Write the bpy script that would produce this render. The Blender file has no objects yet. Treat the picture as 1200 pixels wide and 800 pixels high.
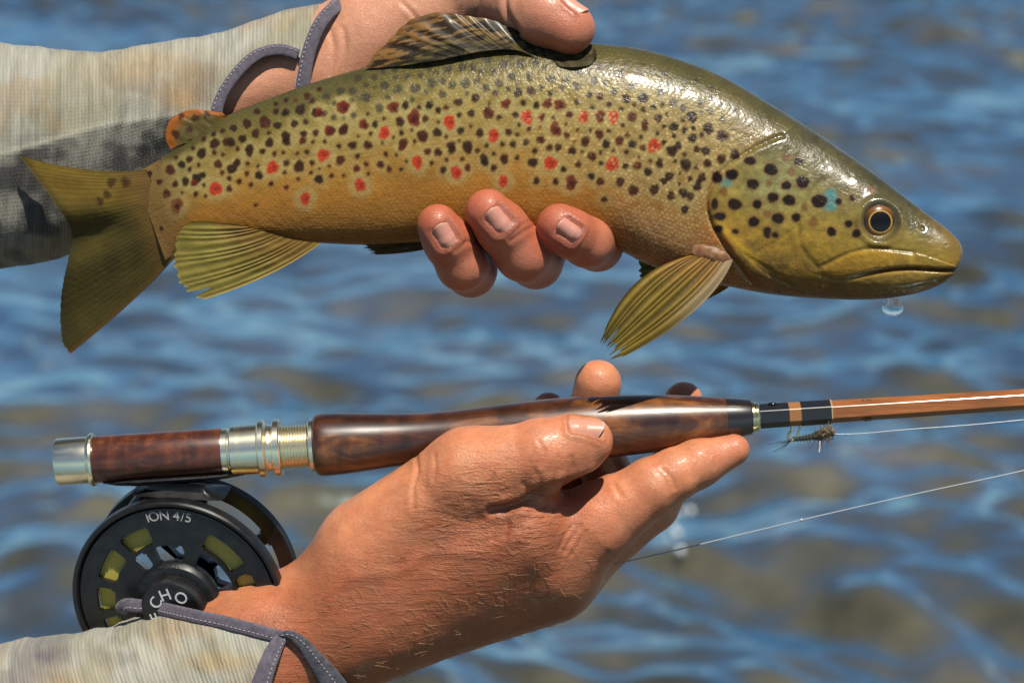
import bpy, bmesh, math
import numpy as np
from mathutils import Vector, Matrix

# ------------------------------------------------------------------ camera, sky, sun
SC = bpy.context.scene
COL = SC.collection
S = 0.00033                      # metres per unit of the subject plane grid
DIST = 0.9                       # camera to trout
PITCH = math.radians(18.0)
CAM = np.array([0.0, 0.0, 1.35])
R_ = np.array([1.0, 0.0, 0.0])
F_ = np.array([0.0, math.cos(PITCH), -math.sin(PITCH)])
U_ = np.array([0.0, math.sin(PITCH), math.cos(PITCH)])
ORI = CAM + DIST * F_

cd = bpy.data.cameras.new('camera')
cam = bpy.data.objects.new('camera', cd)
COL.objects.link(cam)
cam.location = CAM
cam.rotation_euler = (math.pi / 2 - PITCH, 0, 0)
cd.sensor_width = 36.0
cd.lens = 36.0 * DIST / (1200 * S)
cd.clip_start = 0.02
cd.clip_end = 5000
cd.dof.use_dof = True
cd.dof.focus_distance = DIST - 0.012
cd.dof.aperture_fstop = 11.0
SC.camera = cam

sv = 0.16 * R_ + 0.78 * U_ - 0.59 * F_      # towards the sun
sv = sv / np.linalg.norm(sv)
sun_el = math.asin(sv[2])
sun_az = math.atan2(sv[0], sv[1])
SUN_STRENGTH = 4.9
SKY_STRENGTH = 0.06
w = bpy.data.worlds.new("World")
SC.world = w
w.use_nodes = True
nt = w.node_tree
sky = nt.nodes.new('ShaderNodeTexSky')
sky.sky_type = 'NISHITA'
sky.sun_disc = False
sky.sun_elevation = sun_el
sky.sun_rotation = sun_az
sky.altitude = 1500
sky.air_density = 1.15
sky.dust_density = 0.3
sky.ozone_density = 3.0
bgn = nt.nodes['Background']
bgn.inputs['Strength'].default_value = SKY_STRENGTH
# scattered fair-weather clouds over the whole dome
tco = nt.nodes.new('ShaderNodeTexCoord')
cmap = nt.nodes.new('ShaderNodeMapping'); cmap.inputs['Scale'].default_value = (1.0, 1.0, 2.2)
nt.links.new(tco.outputs['Generated'], cmap.inputs['Vector'])
cn = nt.nodes.new('ShaderNodeTexNoise'); cn.inputs['Scale'].default_value = 3.2; cn.inputs['Detail'].default_value = 7; cn.inputs['Roughness'].default_value = 0.56
nt.links.new(cmap.outputs[0], cn.inputs['Vector'])
cr = nt.nodes.new('ShaderNodeMapRange'); cr.inputs['From Min'].default_value = 0.56; cr.inputs['From Max'].default_value = 0.70; cr.interpolation_type = 'SMOOTHSTEP'
nt.links.new(cn.outputs['Fac'], cr.inputs['Value'])
cmx = nt.nodes.new('ShaderNodeMix'); cmx.data_type = 'RGBA'
nt.links.new(cr.outputs[0], cmx.inputs[0]); nt.links.new(sky.outputs[0], cmx.inputs[6]); cmx.inputs[7].default_value = (7.5, 7.6, 7.8, 1)
nt.links.new(cmx.outputs[2], bgn.inputs['Color'])

ld = bpy.data.lights.new('sun', 'SUN')
ld.energy = SUN_STRENGTH
ld.angle = math.radians(0.5)
ld.color = (1.0, 0.94, 0.83)
sun = bpy.data.objects.new('sun', ld)
COL.objects.link(sun)
sun.rotation_euler = Vector(sv).to_track_quat('Z', 'Y').to_euler()
sun.location = (0, -2, 5)
SC.view_settings.view_transform = 'Standard'
SC.view_settings.look = 'None'
SC.view_settings.exposure = 0.35
SC.view_settings.gamma = 1.0
SC.cycles.max_bounces = 8
SC.cycles.transmission_bounces = 6
SC.cycles.caustics_reflective = False
SC.cycles.caustics_refractive = False
SC.cycles.use_denoising = True

rng = np.random.default_rng(7)

# ------------------------------------------------------------------ numeric helpers
def lin(*c):
    c = np.array(c, float) / 255.0
    return np.where(c <= 0.04045, c / 12.92, ((c + 0.055) / 1.055) ** 2.4)

def W(v):
    """subject grid (x right, y down, z towards the camera) -> world metres"""
    v = np.asarray(v, float).reshape(-1, 3)
    return ORI + S * ((v[:, :1] - 600) * R_ + (400 - v[:, 1:2]) * U_ - v[:, 2:3] * F_)

def Q(x, y, z=0.0):
    """where a thing z grid units nearer than the trout stands so that it is seen at x, y"""
    k = 1 - z * S / DIST
    return np.array([600 + (x - 600) * k, 400 + (y - 400) * k, z], float)

def sstep(a, b, x):
    t = np.clip((x - a) / (b - a), 0, 1)
    return t * t * (3 - 2 * t)

def _hash(i, j, k, seed):
    h = (i.astype(np.int64) * 374761393 + j.astype(np.int64) * 668265263 + k.astype(np.int64) * 2147483647 + seed * 144665) & 0x7fffffff
    h = ((h ^ (h >> 13)) * 1274126177) & 0x7fffffff
    h = h ^ (h >> 16)
    return (h & 0xffff) / 65535.0

def vnoise(x, y, z=None, seed=0):
    x = np.asarray(x, float); y = np.asarray(y, float)
    z = np.zeros_like(x) if z is None else np.asarray(z, float)
    i, j, k = np.floor(x), np.floor(y), np.floor(z)
    fx, fy, fz = x - i, y - j, z - k
    fx, fy, fz = [f * f * f * (f * (f * 6 - 15) + 10) for f in (fx, fy, fz)]
    o = 0
    for a in (0, 1):
        for b in (0, 1):
            for c in (0, 1):
                wgt = (fx if a else 1 - fx) * (fy if b else 1 - fy) * (fz if c else 1 - fz)
                o = o + wgt * _hash(i + a, j + b, k + c, seed)
    return o

def fbm(x, y, z=None, oct=4, seed=0, gain=0.5):
    o, a, t = 0, 1.0, 0.0
    for n in range(oct):
        f = 2.03 ** n
        o = o + a * vnoise(np.asarray(x) * f, np.asarray(y) * f, None if z is None else np.asarray(z) * f, seed + 17 * n)
        t += a
        a *= gain
    return o / t

def curve(pts, n, ts=None):
    """resample a polyline as a Catmull-Rom curve with n points, even along its length"""
    p = np.asarray(pts, float)
    if len(p) == 2:
        return p[0] + np.linspace(0, 1, n)[:, None] * (p[1] - p[0])
    q = np.vstack([2 * p[0] - p[1], p, 2 * p[-1] - p[-2]])
    out = []
    m = 24
    for i in range(1, len(q) - 2):
        t = np.linspace(0, 1, m, endpoint=False)[:, None]
        a, b, c, d = q[i - 1], q[i], q[i + 1], q[i + 2]
        out.append(0.5 * (2 * b + (c - a) * t + (2 * a - 5 * b + 4 * c - d) * t ** 2 + (3 * b - a - 3 * c + d) * t ** 3))
    o = np.vstack(out + [p[-1:]])
    L = np.concatenate([[0], np.cumsum(np.linalg.norm(np.diff(o, axis=0), axis=1))])
    s = np.linspace(0, L[-1], n) if ts is None else np.asarray(ts) * L[-1]
    return np.stack([np.interp(s, L, o[:, c]) for c in range(o.shape[1])], 1)

def pdist(x, y, poly):
    """distance of 2-d points to a polyline"""
    x = np.asarray(x, float); y = np.asarray(y, float)
    best = np.full(x.shape, 1e9)
    for (x0, y0), (x1, y1) in zip(poly[:-1], poly[1:]):
        dx, dy = x1 - x0, y1 - y0
        t = np.clip(((x - x0) * dx + (y - y0) * dy) / (dx * dx + dy * dy + 1e-9), 0, 1)
        best = np.minimum(best, np.hypot(x - x0 - t * dx, y - y0 - t * dy))
    return best

def inpoly(x, y, poly):
    x = np.asarray(x); y = np.asarray(y)
    c = np.zeros(x.shape, bool)
    n = len(poly)
    for i in range(n):
        x0, y0 = poly[i]; x1, y1 = poly[(i + 1) % n]
        if y0 == y1:
            continue
        m = ((y0 > y) != (y1 > y)) & (x < (x1 - x0) * (y - y0) / (y1 - y0) + x0)
        c ^= m
    return c

# ------------------------------------------------------------------ scene helpers
def tag(o, label=None, cat=None, group=None, kind=None):
    if label: o['label'] = label
    if cat: o['category'] = cat
    if group: o['group'] = group
    if kind: o['kind'] = kind
    return o

def thing(name, base, label, cat, group=None):
    o = bpy.data.objects.new(name, None)
    COL.objects.link(o)
    o.empty_display_size = 0.02
    o.location = W(base)[0]
    return tag(o, label, cat, group)

def wloc(o):
    l = Vector(o.location)
    while o.parent:
        o = o.parent
        l = l + Vector(o.location)
    return np.array(l)

def mesh(name, V, Fc, mat, parent=None, col=None, smooth=True, world=False, recalc=True, base=None):
    V = np.asarray(V, float).reshape(-1, 3)
    Wv = V if world else W(V)
    if parent is not None:
        o0 = wloc(parent)
    elif base is not None:
        o0 = np.asarray(base, float)
    else:
        o0 = np.array([Wv[:, 0].mean(), Wv[:, 1].mean(), Wv[:, 2].min()])
    me = bpy.data.meshes.new(name)
    loc = (Wv - o0).astype(np.float32)
    me.vertices.add(len(V))
    me.vertices.foreach_set('co', loc.ravel())
    if isinstance(Fc, np.ndarray):
        k = Fc.shape[1]
        tot = np.full(len(Fc), k, np.int32)
        flat = Fc.astype(np.int32).ravel()
    else:
        tot = np.array([len(f) for f in Fc], np.int32)
        flat = np.concatenate([np.asarray(f, np.int32) for f in Fc])
    st = np.concatenate([[0], np.cumsum(tot)[:-1]]).astype(np.int32)
    me.loops.add(len(flat))
    me.loops.foreach_set('vertex_index', flat)
    me.polygons.add(len(tot))
    me.polygons.foreach_set('loop_start', st)
    me.polygons.foreach_set('loop_total', tot)
    me.polygons.foreach_set('use_smooth', np.full(len(tot), bool(smooth)))
    a = me.attributes.new('P', 'FLOAT_VECTOR', 'POINT')
    pv = (V * 10 if world else V / 100.0).astype(np.float32)
    a.data.foreach_set('vector', pv.ravel())
    if col is not None:
        c4 = np.ones((len(V), 4), np.float32)
        cc = np.asarray(col, float)
        c4[:, :3] = np.clip(cc, 0, 1) if cc.ndim == 2 else np.clip(cc, 0, 1)[None]
        ca = me.color_attributes.new('col', 'FLOAT_COLOR', 'POINT')
        ca.data.foreach_set('color', c4.ravel())
    me.update()
    me.validate()
    if recalc and len(tot) < 60000:
        bm = bmesh.new(); bm.from_mesh(me)
        bmesh.ops.recalc_face_normals(bm, faces=bm.faces)
        bm.to_mesh(me); bm.free()
    if isinstance(mat, (list, tuple)):
        for m_ in mat: me.materials.append(m_)
    elif mat: me.materials.append(mat.m if isinstance(mat, M) else mat)
    o = bpy.data.objects.new(name, me)
    COL.objects.link(o)
    if parent is not None:
        o.parent = parent
    else:
        o.location = o0
    return o

def sharpen(o, deg=35):
    me = o.data
    bm = bmesh.new(); bm.from_mesh(me)
    for e in bm.edges:
        if len(e.link_faces) == 2 and e.calc_face_angle(0) > math.radians(deg):
            e.smooth = False
    bm.to_mesh(me); bm.free()
    return o

def grid_faces(nu, nv, cu=False, cv=False, off=0):
    """faces of a nu x nv vertex grid (index i*nv+j), optionally closed in either direction"""
    i = np.arange(nu if cu else nu - 1); j = np.arange(nv if cv else nv - 1)
    I, J = np.meshgrid(i, j, indexing='ij')
    I = I.ravel(); J = J.ravel()
    I2 = (I + 1) % nu; J2 = (J + 1) % nv
    return np.stack([I * nv + J, I2 * nv + J, I2 * nv + J2, I * nv + J2], 1) + off

def frame_along(path):
    T = np.gradient(path, axis=0)
    T /= np.linalg.norm(T, axis=1)[:, None] + 1e-12
    up = np.array([0.13, 0.2, 1.0])
    A = np.cross(T, up); A /= np.linalg.norm(A, axis=1)[:, None] + 1e-12
    B = np.cross(T, A)
    return T, A, B

def tube(path, rad, seg=12, squash=1.0, cap=True):
    path = np.asarray(path, float)
    n = len(path)
    rad = np.full(n, rad, float) if np.ndim(rad) == 0 else np.asarray(rad, float)
    T, A, B = frame_along(path)
    th = np.linspace(0, 2 * np.pi, seg, endpoint=False)
    V = path[:, None, :] + rad[:, None, None] * (np.cos(th)[None, :, None] * A[:, None, :] + squash * np.sin(th)[None, :, None] * B[:, None, :])
    V = V.reshape(-1, 3)
    Fc = [list(f) for f in grid_faces(n, seg, cv=True)]
    if cap:
        Fc.append(list(range(seg))[::-1]); Fc.append([(n - 1) * seg + k for k in range(seg)])
    return V, Fc

def lathe(a, d, prof, seg=48, capped=True):
    """profile of (distance along d from a, radius); closed at both ends"""
    a = np.asarray(a, float); d = np.asarray(d, float); d = d / np.linalg.norm(d)
    e1 = np.cross(d, [0, 0, 1.0]); e1 /= np.linalg.norm(e1)
    e2 = np.cross(d, e1)
    th = np.linspace(0, 2 * np.pi, seg, endpoint=False)
    pr = np.asarray(prof, float)
    V = a + pr[:, 0][:, None, None] * d + pr[:, 1][:, None, None] * (np.cos(th)[None, :, None] * e1 + np.sin(th)[None, :, None] * e2)
    n = len(pr)
    Fc = [list(f) for f in grid_faces(n, seg, cv=True)]
    if capped:
        Fc.append(list(range(seg))[::-1]); Fc.append([(n - 1) * seg + k for k in range(seg)])
    return V.reshape(-1, 3), Fc

def join(*vf):
    Vs, Fs, o = [], [], 0
    for V, Fc in vf:
        Vs.append(np.asarray(V, float)); Fs += [[int(i) + o for i in f] for f in Fc]; o += len(V)
    return np.vstack(Vs), Fs

# ------------------------------------------------------------------ material helpers
class M:
    def __init__(s, name):
        s.m = bpy.data.materials.new(name)
        s.m.use_nodes = True
        s.t = s.m.node_tree
        s.b = s.t.nodes['Principled BSDF']
        s.out = s.t.nodes['Material Output']
    def n(s, typ, **kw):
        nd = s.t.nodes.new(typ)
        for k, v in kw.items():
            if k.startswith('_'): setattr(nd, k[1:], v)
            else: nd.inputs[k.replace('_', ' ')].default_value = v
        return nd
    def l(s, a, b): s.t.links.new(a, b)
    def set(s, **kw):
        for k, v in kw.items():
            k = k.replace('_', ' ')
            if k == 'Base Color' and len(v) == 3: v = (*v, 1)
            s.b.inputs[k].default_value = v
        return s
    def P(s, scale=(1, 1, 1), rot=(0, 0, 0)):
        a = s.n('ShaderNodeAttribute', _attribute_name='P')
        mp = s.n('ShaderNodeMapping')
        mp.inputs['Scale'].default_value = scale
        mp.inputs['Rotation'].default_value = rot
        s.l(a.outputs['Vector'], mp.inputs['Vector'])
        return mp.outputs[0]
    def noise(s, vec, scale, detail=3, rough=0.5, dist=0.0):
        nd = s.n('ShaderNodeTexNoise', Scale=scale, Detail=detail, Roughness=rough, Distortion=dist)
        s.l(vec, nd.inputs['Vector'])
        return nd.outputs['Fac']
    def voro(s, vec, scale, feature='F1', rand=1.0):
        nd = s.n('ShaderNodeTexVoronoi', Scale=scale, Randomness=rand, _feature=feature)
        s.l(vec, nd.inputs['Vector'])
        return nd.outputs['Distance']
    def ramp(s, fac, stops):
        r = s.n('ShaderNodeValToRGB')
        el = r.color_ramp.elements
        while len(el) > 1: el.remove(el[-1])
        el[0].position = stops[0][0]; c = stops[0][1]
        el[0].color = (*c, 1) if not np.isscalar(c) else (c, c, c, 1)
        for p, c in stops[1:]:
            e = el.new(p); e.color = (*c, 1) if not np.isscalar(c) else (c, c, c, 1)
        s.l(fac, r.inputs['Fac'])
        return r.outputs['Color']
    def mix(s, fac, a, b, mode='MIX'):
        x = s.n('ShaderNodeMix', _data_type='RGBA', _blend_type=mode)
        for sock, v in ((x.inputs[0], fac), (x.inputs[6], a), (x.inputs[7], b)):
            if hasattr(v, 'is_linked'): s.l(v, sock)
            elif np.isscalar(v): sock.default_value = v if sock.type == 'VALUE' else (v, v, v, 1)
            else: sock.default_value = (*v, 1)
        return x.outputs[2]
    def math(s, op, a, b=0.0):
        x = s.n('ShaderNodeMath', _operation=op)
        for sock, v in ((x.inputs[0], a), (x.inputs[1], b)):
            if hasattr(v, 'is_linked'): s.l(v, sock)
            else: sock.default_value = v
        return x.outputs[0]
    def bump(s, h, dist, strength=1.0, prev=None):
        b = s.n('ShaderNodeBump', Strength=strength, Distance=dist)
        s.l(h, b.inputs['Height'])
        if prev is not None: s.l(prev, b.inputs['Normal'])
        return b.outputs[0]
    def colattr(s):
        return s.n('ShaderNodeAttribute', _attribute_name='col').outputs['Color']

def simple(name, color, rough=0.4, metal=0.0, **kw):
    m = M(name)
    m.set(Base_Color=color, Roughness=rough, Metallic=metal, **kw)
    return m
# ------------------------------------------------------------------ river water
WATER_TINT = (0.70, 0.95, 1.0, 1)
def build_water():
    m = M('river_water')
    geo = m.n('ShaderNodeNewGeometry')
    pos = geo.outputs['Position']
    n1 = m.noise(pos, 1.6, 4, 0.6)
    n2 = m.noise(pos, 6.0, 3, 0.55)
    c = m.ramp(n1, [(0.30, (0.034, 0.034, 0.018)), (0.5, (0.075, 0.071, 0.046)), (0.68, (0.145, 0.132, 0.098))])
    c2 = m.ramp(n2, [(0.35, (0.55, 0.55, 0.5)), (0.65, (1.25, 1.2, 1.15))])
    body = m.mix(1.0, c, c2, 'MULTIPLY')
    n3 = m.noise(pos, 14.0, 2, 0.5)
    b = m.bump(n3, 0.0032, 0.7)
    df = m.n('ShaderNodeBsdfDiffuse'); m.l(body, df.inputs['Color']); m.l(b, df.inputs['Normal'])
    gl = m.n('ShaderNodeBsdfGlossy', Roughness=0.16); gl.inputs['Color'].default_value = WATER_TINT; m.l(b, gl.inputs['Normal'])
    fr = m.n('ShaderNodeFresnel', IOR=1.33); m.l(b, fr.inputs['Normal'])
    f2 = m.ramp(fr.outputs[0], [(0.0, 0.0), (0.021, 0.05), (0.040, 0.40), (0.085, 0.80), (0.25, 1.0)])
    mx = m.n('ShaderNodeMixShader'); m.l(f2, mx.inputs[0]); m.l(df.outputs[0], mx.inputs[1]); m.l(gl.outputs[0], mx.inputs[2])
    m.l(mx.outputs[0], m.out.inputs['Surface'])
    xs = np.arange(-2.4, 2.4001, 0.014)
    ys = np.arange(1.6, 9.5, 0.014)
    g = np.array([0.03, 0.07, 0.15, 0.3, 0.6, 1.2, 2.5, 5, 10, 20, 40, 80, 160, 320, 640, 1200])
    X1 = np.concatenate([xs[0] - g[::-1], xs, xs[-1] + g])
    Y1 = np.concatenate([ys[0] - g[::-1], ys, ys[-1] + g])
    X, Y = np.meshgrid(X1, Y1, indexing='ij')
    r = np.random.default_rng(11)
    H = np.zeros_like(X)
    wx = X + 0.18 * (fbm(X * 1.3, Y * 1.3, oct=3, seed=3) - 0.5) * 2
    wy = Y + 0.18 * (fbm(X * 1.3 + 40, Y * 1.3, oct=3, seed=5) - 0.5) * 2
    for k in range(46):
        lam = 0.09 * (6.0 ** (r.random() ** 1.3))
        ang = r.normal(1.35, 0.6)
        kk = 2 * np.pi / lam
        ph = r.random() * 6.283
        s = np.sin(kk * (wx * math.cos(ang) + wy * math.sin(ang)) + ph)
        H += 0.0135 * lam * (s + 0.2 * s * s)
    H += 0.075 * (fbm(wx * 3.2, wy * 4.0, oct=5, seed=21, gain=0.55) - 0.5)
    patch = 0.55 + 0.9 * sstep(0.35, 0.65, fbm(X * 0.7 + 9, Y * 0.7, oct=2, seed=31))
    for k in range(7):
        lam = r.uniform(0.45, 1.0); ang = r.normal(1.4, 0.5); kk = 2 * np.pi / lam
        H += 0.011 * lam * np.sin(kk * (wx * math.cos(ang) + wy * math.sin(ang)) + r.random() * 6.283)
    H *= 0.57 * patch
    dx = np.clip(np.maximum(np.abs(X) - 2.4, 0), 0, 4); dy = np.clip(np.maximum(np.maximum(1.6 - Y, Y - 9.5), 0), 0, 4)
    H *= np.clip(1 - np.hypot(dx, dy) / 0.5, 0, 1)
    V = np.stack([X, Y, H], -1).reshape(-1, 3)
    o = mesh('water', V, grid_faces(*X.shape), m.m, world=True, recalc=False, base=(0, 0, 0))
    tag(o, 'choppy blue and olive river water filling the background', 'water', kind='structure')
build_water()

def build_splash():
    d = (765 - 600) * S * R_ + (400 - 655) * S * U_ + DIST * F_
    p = CAM + d * (-CAM[2] / d[2])
    r = np.random.default_rng(2)
    Vs, Fs, o = [], [], 0
    pp = np.linspace(0.05, np.pi - 0.05, 7); aa = np.linspace(0, 2 * np.pi, 9, endpoint=False)
    A, B = np.meshgrid(pp, aa, indexing='ij')
    ball = np.stack([np.sin(A) * np.cos(B), np.sin(A) * np.sin(B), np.cos(A)], -1).reshape(-1, 3)
    f = grid_faces(7, 9, cv=True)
    for k in range(16):
        q = p + np.array([r.normal() * 0.035, r.normal() * 0.03, 0.02 + abs(r.normal()) * 0.075])
        Vs.append(q + ball * (r.uniform(0.003, 0.0065) * np.array([1, 1, r.uniform(0.8, 1.8)]))); Fs.append(f + o); o += len(ball)
    m = simple('foam_white', (0.62, 0.66, 0.68), 0.5)
    o_ = mesh('water_splash', np.vstack(Vs), np.vstack(Fs), m, world=True, recalc=False)
    tag(o_, 'small white splash of foam thrown up from the river below the rod', 'splash', kind='stuff')
build_splash()
# ------------------------------------------------------------------ brown trout
ST = np.array([  # top x, top y, bottom x, bottom y, half thickness
    (158, 204, 194, 305, 3.2), (182, 190, 212, 297, 11), (215, 169, 235, 289, 20), (262, 138, 270, 284, 27),
    (320, 114, 322, 282, 34), (377, 94, 377, 285, 40), (440, 76, 432, 287, 46), (500, 63, 492, 284, 51),
    (560, 54, 550, 285, 55), (630, 49, 612, 287, 58), (700, 52, 675, 288, 60), (750, 58, 718, 291, 61),
    (800, 72, 757, 309, 61), (850, 92, 800, 325, 60), (900, 121, 850, 335, 59), (950, 152, 905, 345, 56),
    (1000, 186, 965, 350, 51), (1045, 219, 1020, 351, 43), (1085, 250, 1064, 346, 33), (1110, 269, 1094, 337, 25),
    (1123, 282, 1113, 326, 17), (1128, 293, 1121, 315, 8)], float)

SPD = {  # traced spot centres, five units per grid step, offset of the tile
 (180, 60): "105,700,28 40,770,20 137,785,18 200,770,22 175,670,22 220,640,20 293,607,27 265,755,28 300,735,20 370,550,28 438,542,22 470,545,22 535,525,22 578,580,24 578,605,22 393,672,24 475,700,28 505,665,22 560,435,26 480,460,20 415,475,14 612,495,22 665,428,32 740,450,22 785,372,22 728,365,18 615,362,20 655,600,18 695,550,24 790,515,26 795,545,22 840,440,20 872,357,28 905,430,16 895,500,20 890,540,20 965,495,18 965,378,26 1010,382,20 940,305,18 910,275,20 1022,278,20 1105,250,22 1070,320,14 1175,250,22 980,235,14 1050,485,28 1135,465,20 1115,490,18 1180,570,24 1070,405,16 1185,395,18 635,740,22 795,670,18 870,690,30 945,670,16 985,765,24 1110,655,24 785,297,14 725,318,14",
 (400, 60): "85,395,18 155,290,28 75,248,24 10,250,20 105,170,22 200,168,20 155,215,14 262,220,24 340,243,24 235,355,24 285,290,16 440,240,28 385,340,20 535,210,24 600,200,18 655,222,22 730,213,28 600,275,22 690,325,24 525,340,22 575,370,18 620,355,16 795,200,16 850,240,24 925,215,24 905,270,16 790,300,24 765,390,22 865,390,30 1000,175,26 1035,270,24 1100,175,22 1110,260,26 1170,240,18 1140,345,18 1065,330,16 1020,400,18 925,415,16 210,450,18 355,435,24 435,420,28 500,420,18 30,480,24 90,575,28 170,570,24 375,560,24 365,585,20 485,520,32 570,500,24 705,490,20 815,505,22 980,500,20 1165,545,24 1080,560,18 1005,570,20 945,570,14 650,575,24 655,600,22 745,585,30 575,615,22 515,610,20 15,655,22 105,705,20 160,680,16 243,683,20 605,715,18 745,705,18 838,650,22 845,675,20 895,705,18 955,655,24 895,625,12 1120,675,28 1140,780,18 250,130,16 320,125,14 380,100,16 445,100,14 515,110,18 630,125,22 710,118,22 772,120,20 700,65,16 860,65,22 955,95,22 1050,98,22 1135,90,20 1000,45,16 820,140,14 890,145,16 325,170,14 390,165,16 470,165,14 760,45,12",
 (620, 60): "15,265,22 75,240,20 125,190,26 210,195,22 190,245,16 270,232,26 345,285,18 405,295,20 270,325,14 360,360,14 458,340,16 487,265,22 557,305,24 655,303,28 585,230,22 520,155,22 640,155,18 440,215,18 375,200,22 410,115,18 478,100,14 675,215,18 755,260,24 780,155,16 830,330,24 765,340,12 712,355,18 885,360,16 930,285,20 985,325,16 935,410,30 1040,375,20 1110,340,16 1110,420,18 1180,370,20 590,415,26 740,420,24 662,450,20 660,478,18 830,470,26 890,490,16 1028,478,30 1110,520,32 935,535,24 960,600,20 1010,610,26 1020,680,22 1100,655,26 1180,630,28 895,690,30 955,705,14 800,755,26 745,680,22 678,730,22 618,695,24 548,695,20 650,590,20 590,572,24 515,553,24 440,570,24 400,515,24 230,400,20 320,555,24 245,610,24 215,520,18 60,540,24 115,590,18 165,590,20 20,675,24 358,640,26 410,680,14 280,685,18 195,715,18 355,755,20 405,785,22 520,785,24 150,785,18 45,780,20 815,610,28 850,580,22 770,560,16 1075,765,28 1150,750,26 970,785,16 920,770,14 40,345,16 535,460,12",
 (0, 0): "3695,1135,27 3815,1130,27 3910,1165,25 3980,1150,25 3530,1185,18 3990,1245,22 3245,1090,20 3140,1080,18 715,1065,25 710,1155,25 785,1105,24 765,1200,26 830,1195,26 840,1090,20 875,1025,22 1005,995,27 940,1060,22 985,1140,27 1035,1090,22 1095,1070,24 950,1340,14 1515,1210,12 1695,1110,15 1885,1065,16 1360,1115,18 3870,1085,22 4060,1115,24 4020,1170,22 4090,1060,24",
}
SPR = [(453, 160, 7), (528, 148, 7.5), (579, 164, 7), (617, 143, 7.5), (491, 194, 7), (536, 206, 7), (590, 216, 6), (425, 220, 7),
       (644, 196, 8), (715, 197, 8), (763, 176, 8), (716, 143, 7), (382, 185, 7.5), (323, 199, 7.5), (256, 223, 8), (361, 235, 6.5), (682, 143, 6.5)]
SPM = [(487, 143, 8), (404, 129, 7), (463, 130, 6.5), (429, 150, 5.5), (593, 127, 5.5), (701, 142, 6), (650, 157, 7), (655, 129, 6.5), (641, 127, 5.5),
       (668, 218, 7), (209, 242, 7.5), (388, 157, 5), (377, 135, 5), (406, 129, 6), (130, 213, 5), (168, 218, 4.5), (230, 216, 4), (634, 143, 4)]
SPH = [(897, 203, 8, 7), (876, 220, 7, 6.5), (915, 221, 6, 5), (934, 217, 8, 7), (918, 238, 7.5, 6.5), (899, 235, 6.5, 6), (881, 243, 5.5, 5.5), (855, 243, 8.5, 6.5),
       (905, 259, 7, 6.5), (877, 263, 6.5, 6), (926, 258, 5.5, 5), (967, 274, 5.5, 5.5), (987, 265, 4.5, 4.5), (996, 276, 5, 5), (893, 275, 5, 6.5), (902, 278, 4, 3.5),
       (953, 239, 9, 8), (976, 239, 4, 4), (992, 235, 3.5, 4), (873, 193, 7, 5), (930, 193, 5.5, 4.5), (852, 209, 8, 6), (835, 212, 6, 7), (838, 257, 7, 5), (832, 243, 4, 7), (837, 271, 5, 4), (856, 274, 4, 3)]
SPB = [(921, 205, 5, 4.5), (915, 189, 5, 4.5), (946, 263, 6, 6), (1016, 225, 6, 5), (936, 246, 4, 5), (895, 219, 4, 4), (842, 229, 5, 5), (892, 254, 5, 4)]

C_BLK = np.array([0.013, 0.007, 0.006])
C_RED = np.array([0.36, 0.024, 0.012])
C_MID = np.array([0.11, 0.016, 0.009])

def paint_spot(c, x, y, cx, cy, rx, ry, color, soft=1.6, amt=1.0, seed=0, warp=0.25):
    m = np.where((np.abs(x - cx) < rx * 2.2) & (np.abs(y - cy) < ry * 2.2))[0]
    if not len(m): return
    dx, dy = x[m] - cx, y[m] - cy
    a = np.arctan2(dy, dx)
    wob = 1 + warp * (0.5 * np.sin(2 * a + seed * 1.7) + 0.45 * np.sin(3 * a + seed * 2.9) + 0.3 * np.sin(5 * a + seed))
    d = (np.hypot(dx / rx, dy / ry) / wob - 1) * min(rx, ry)
    f = amt * (1 - sstep(-soft, soft, d))
    c[m] += f[:, None] * (color - c[m])

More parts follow.
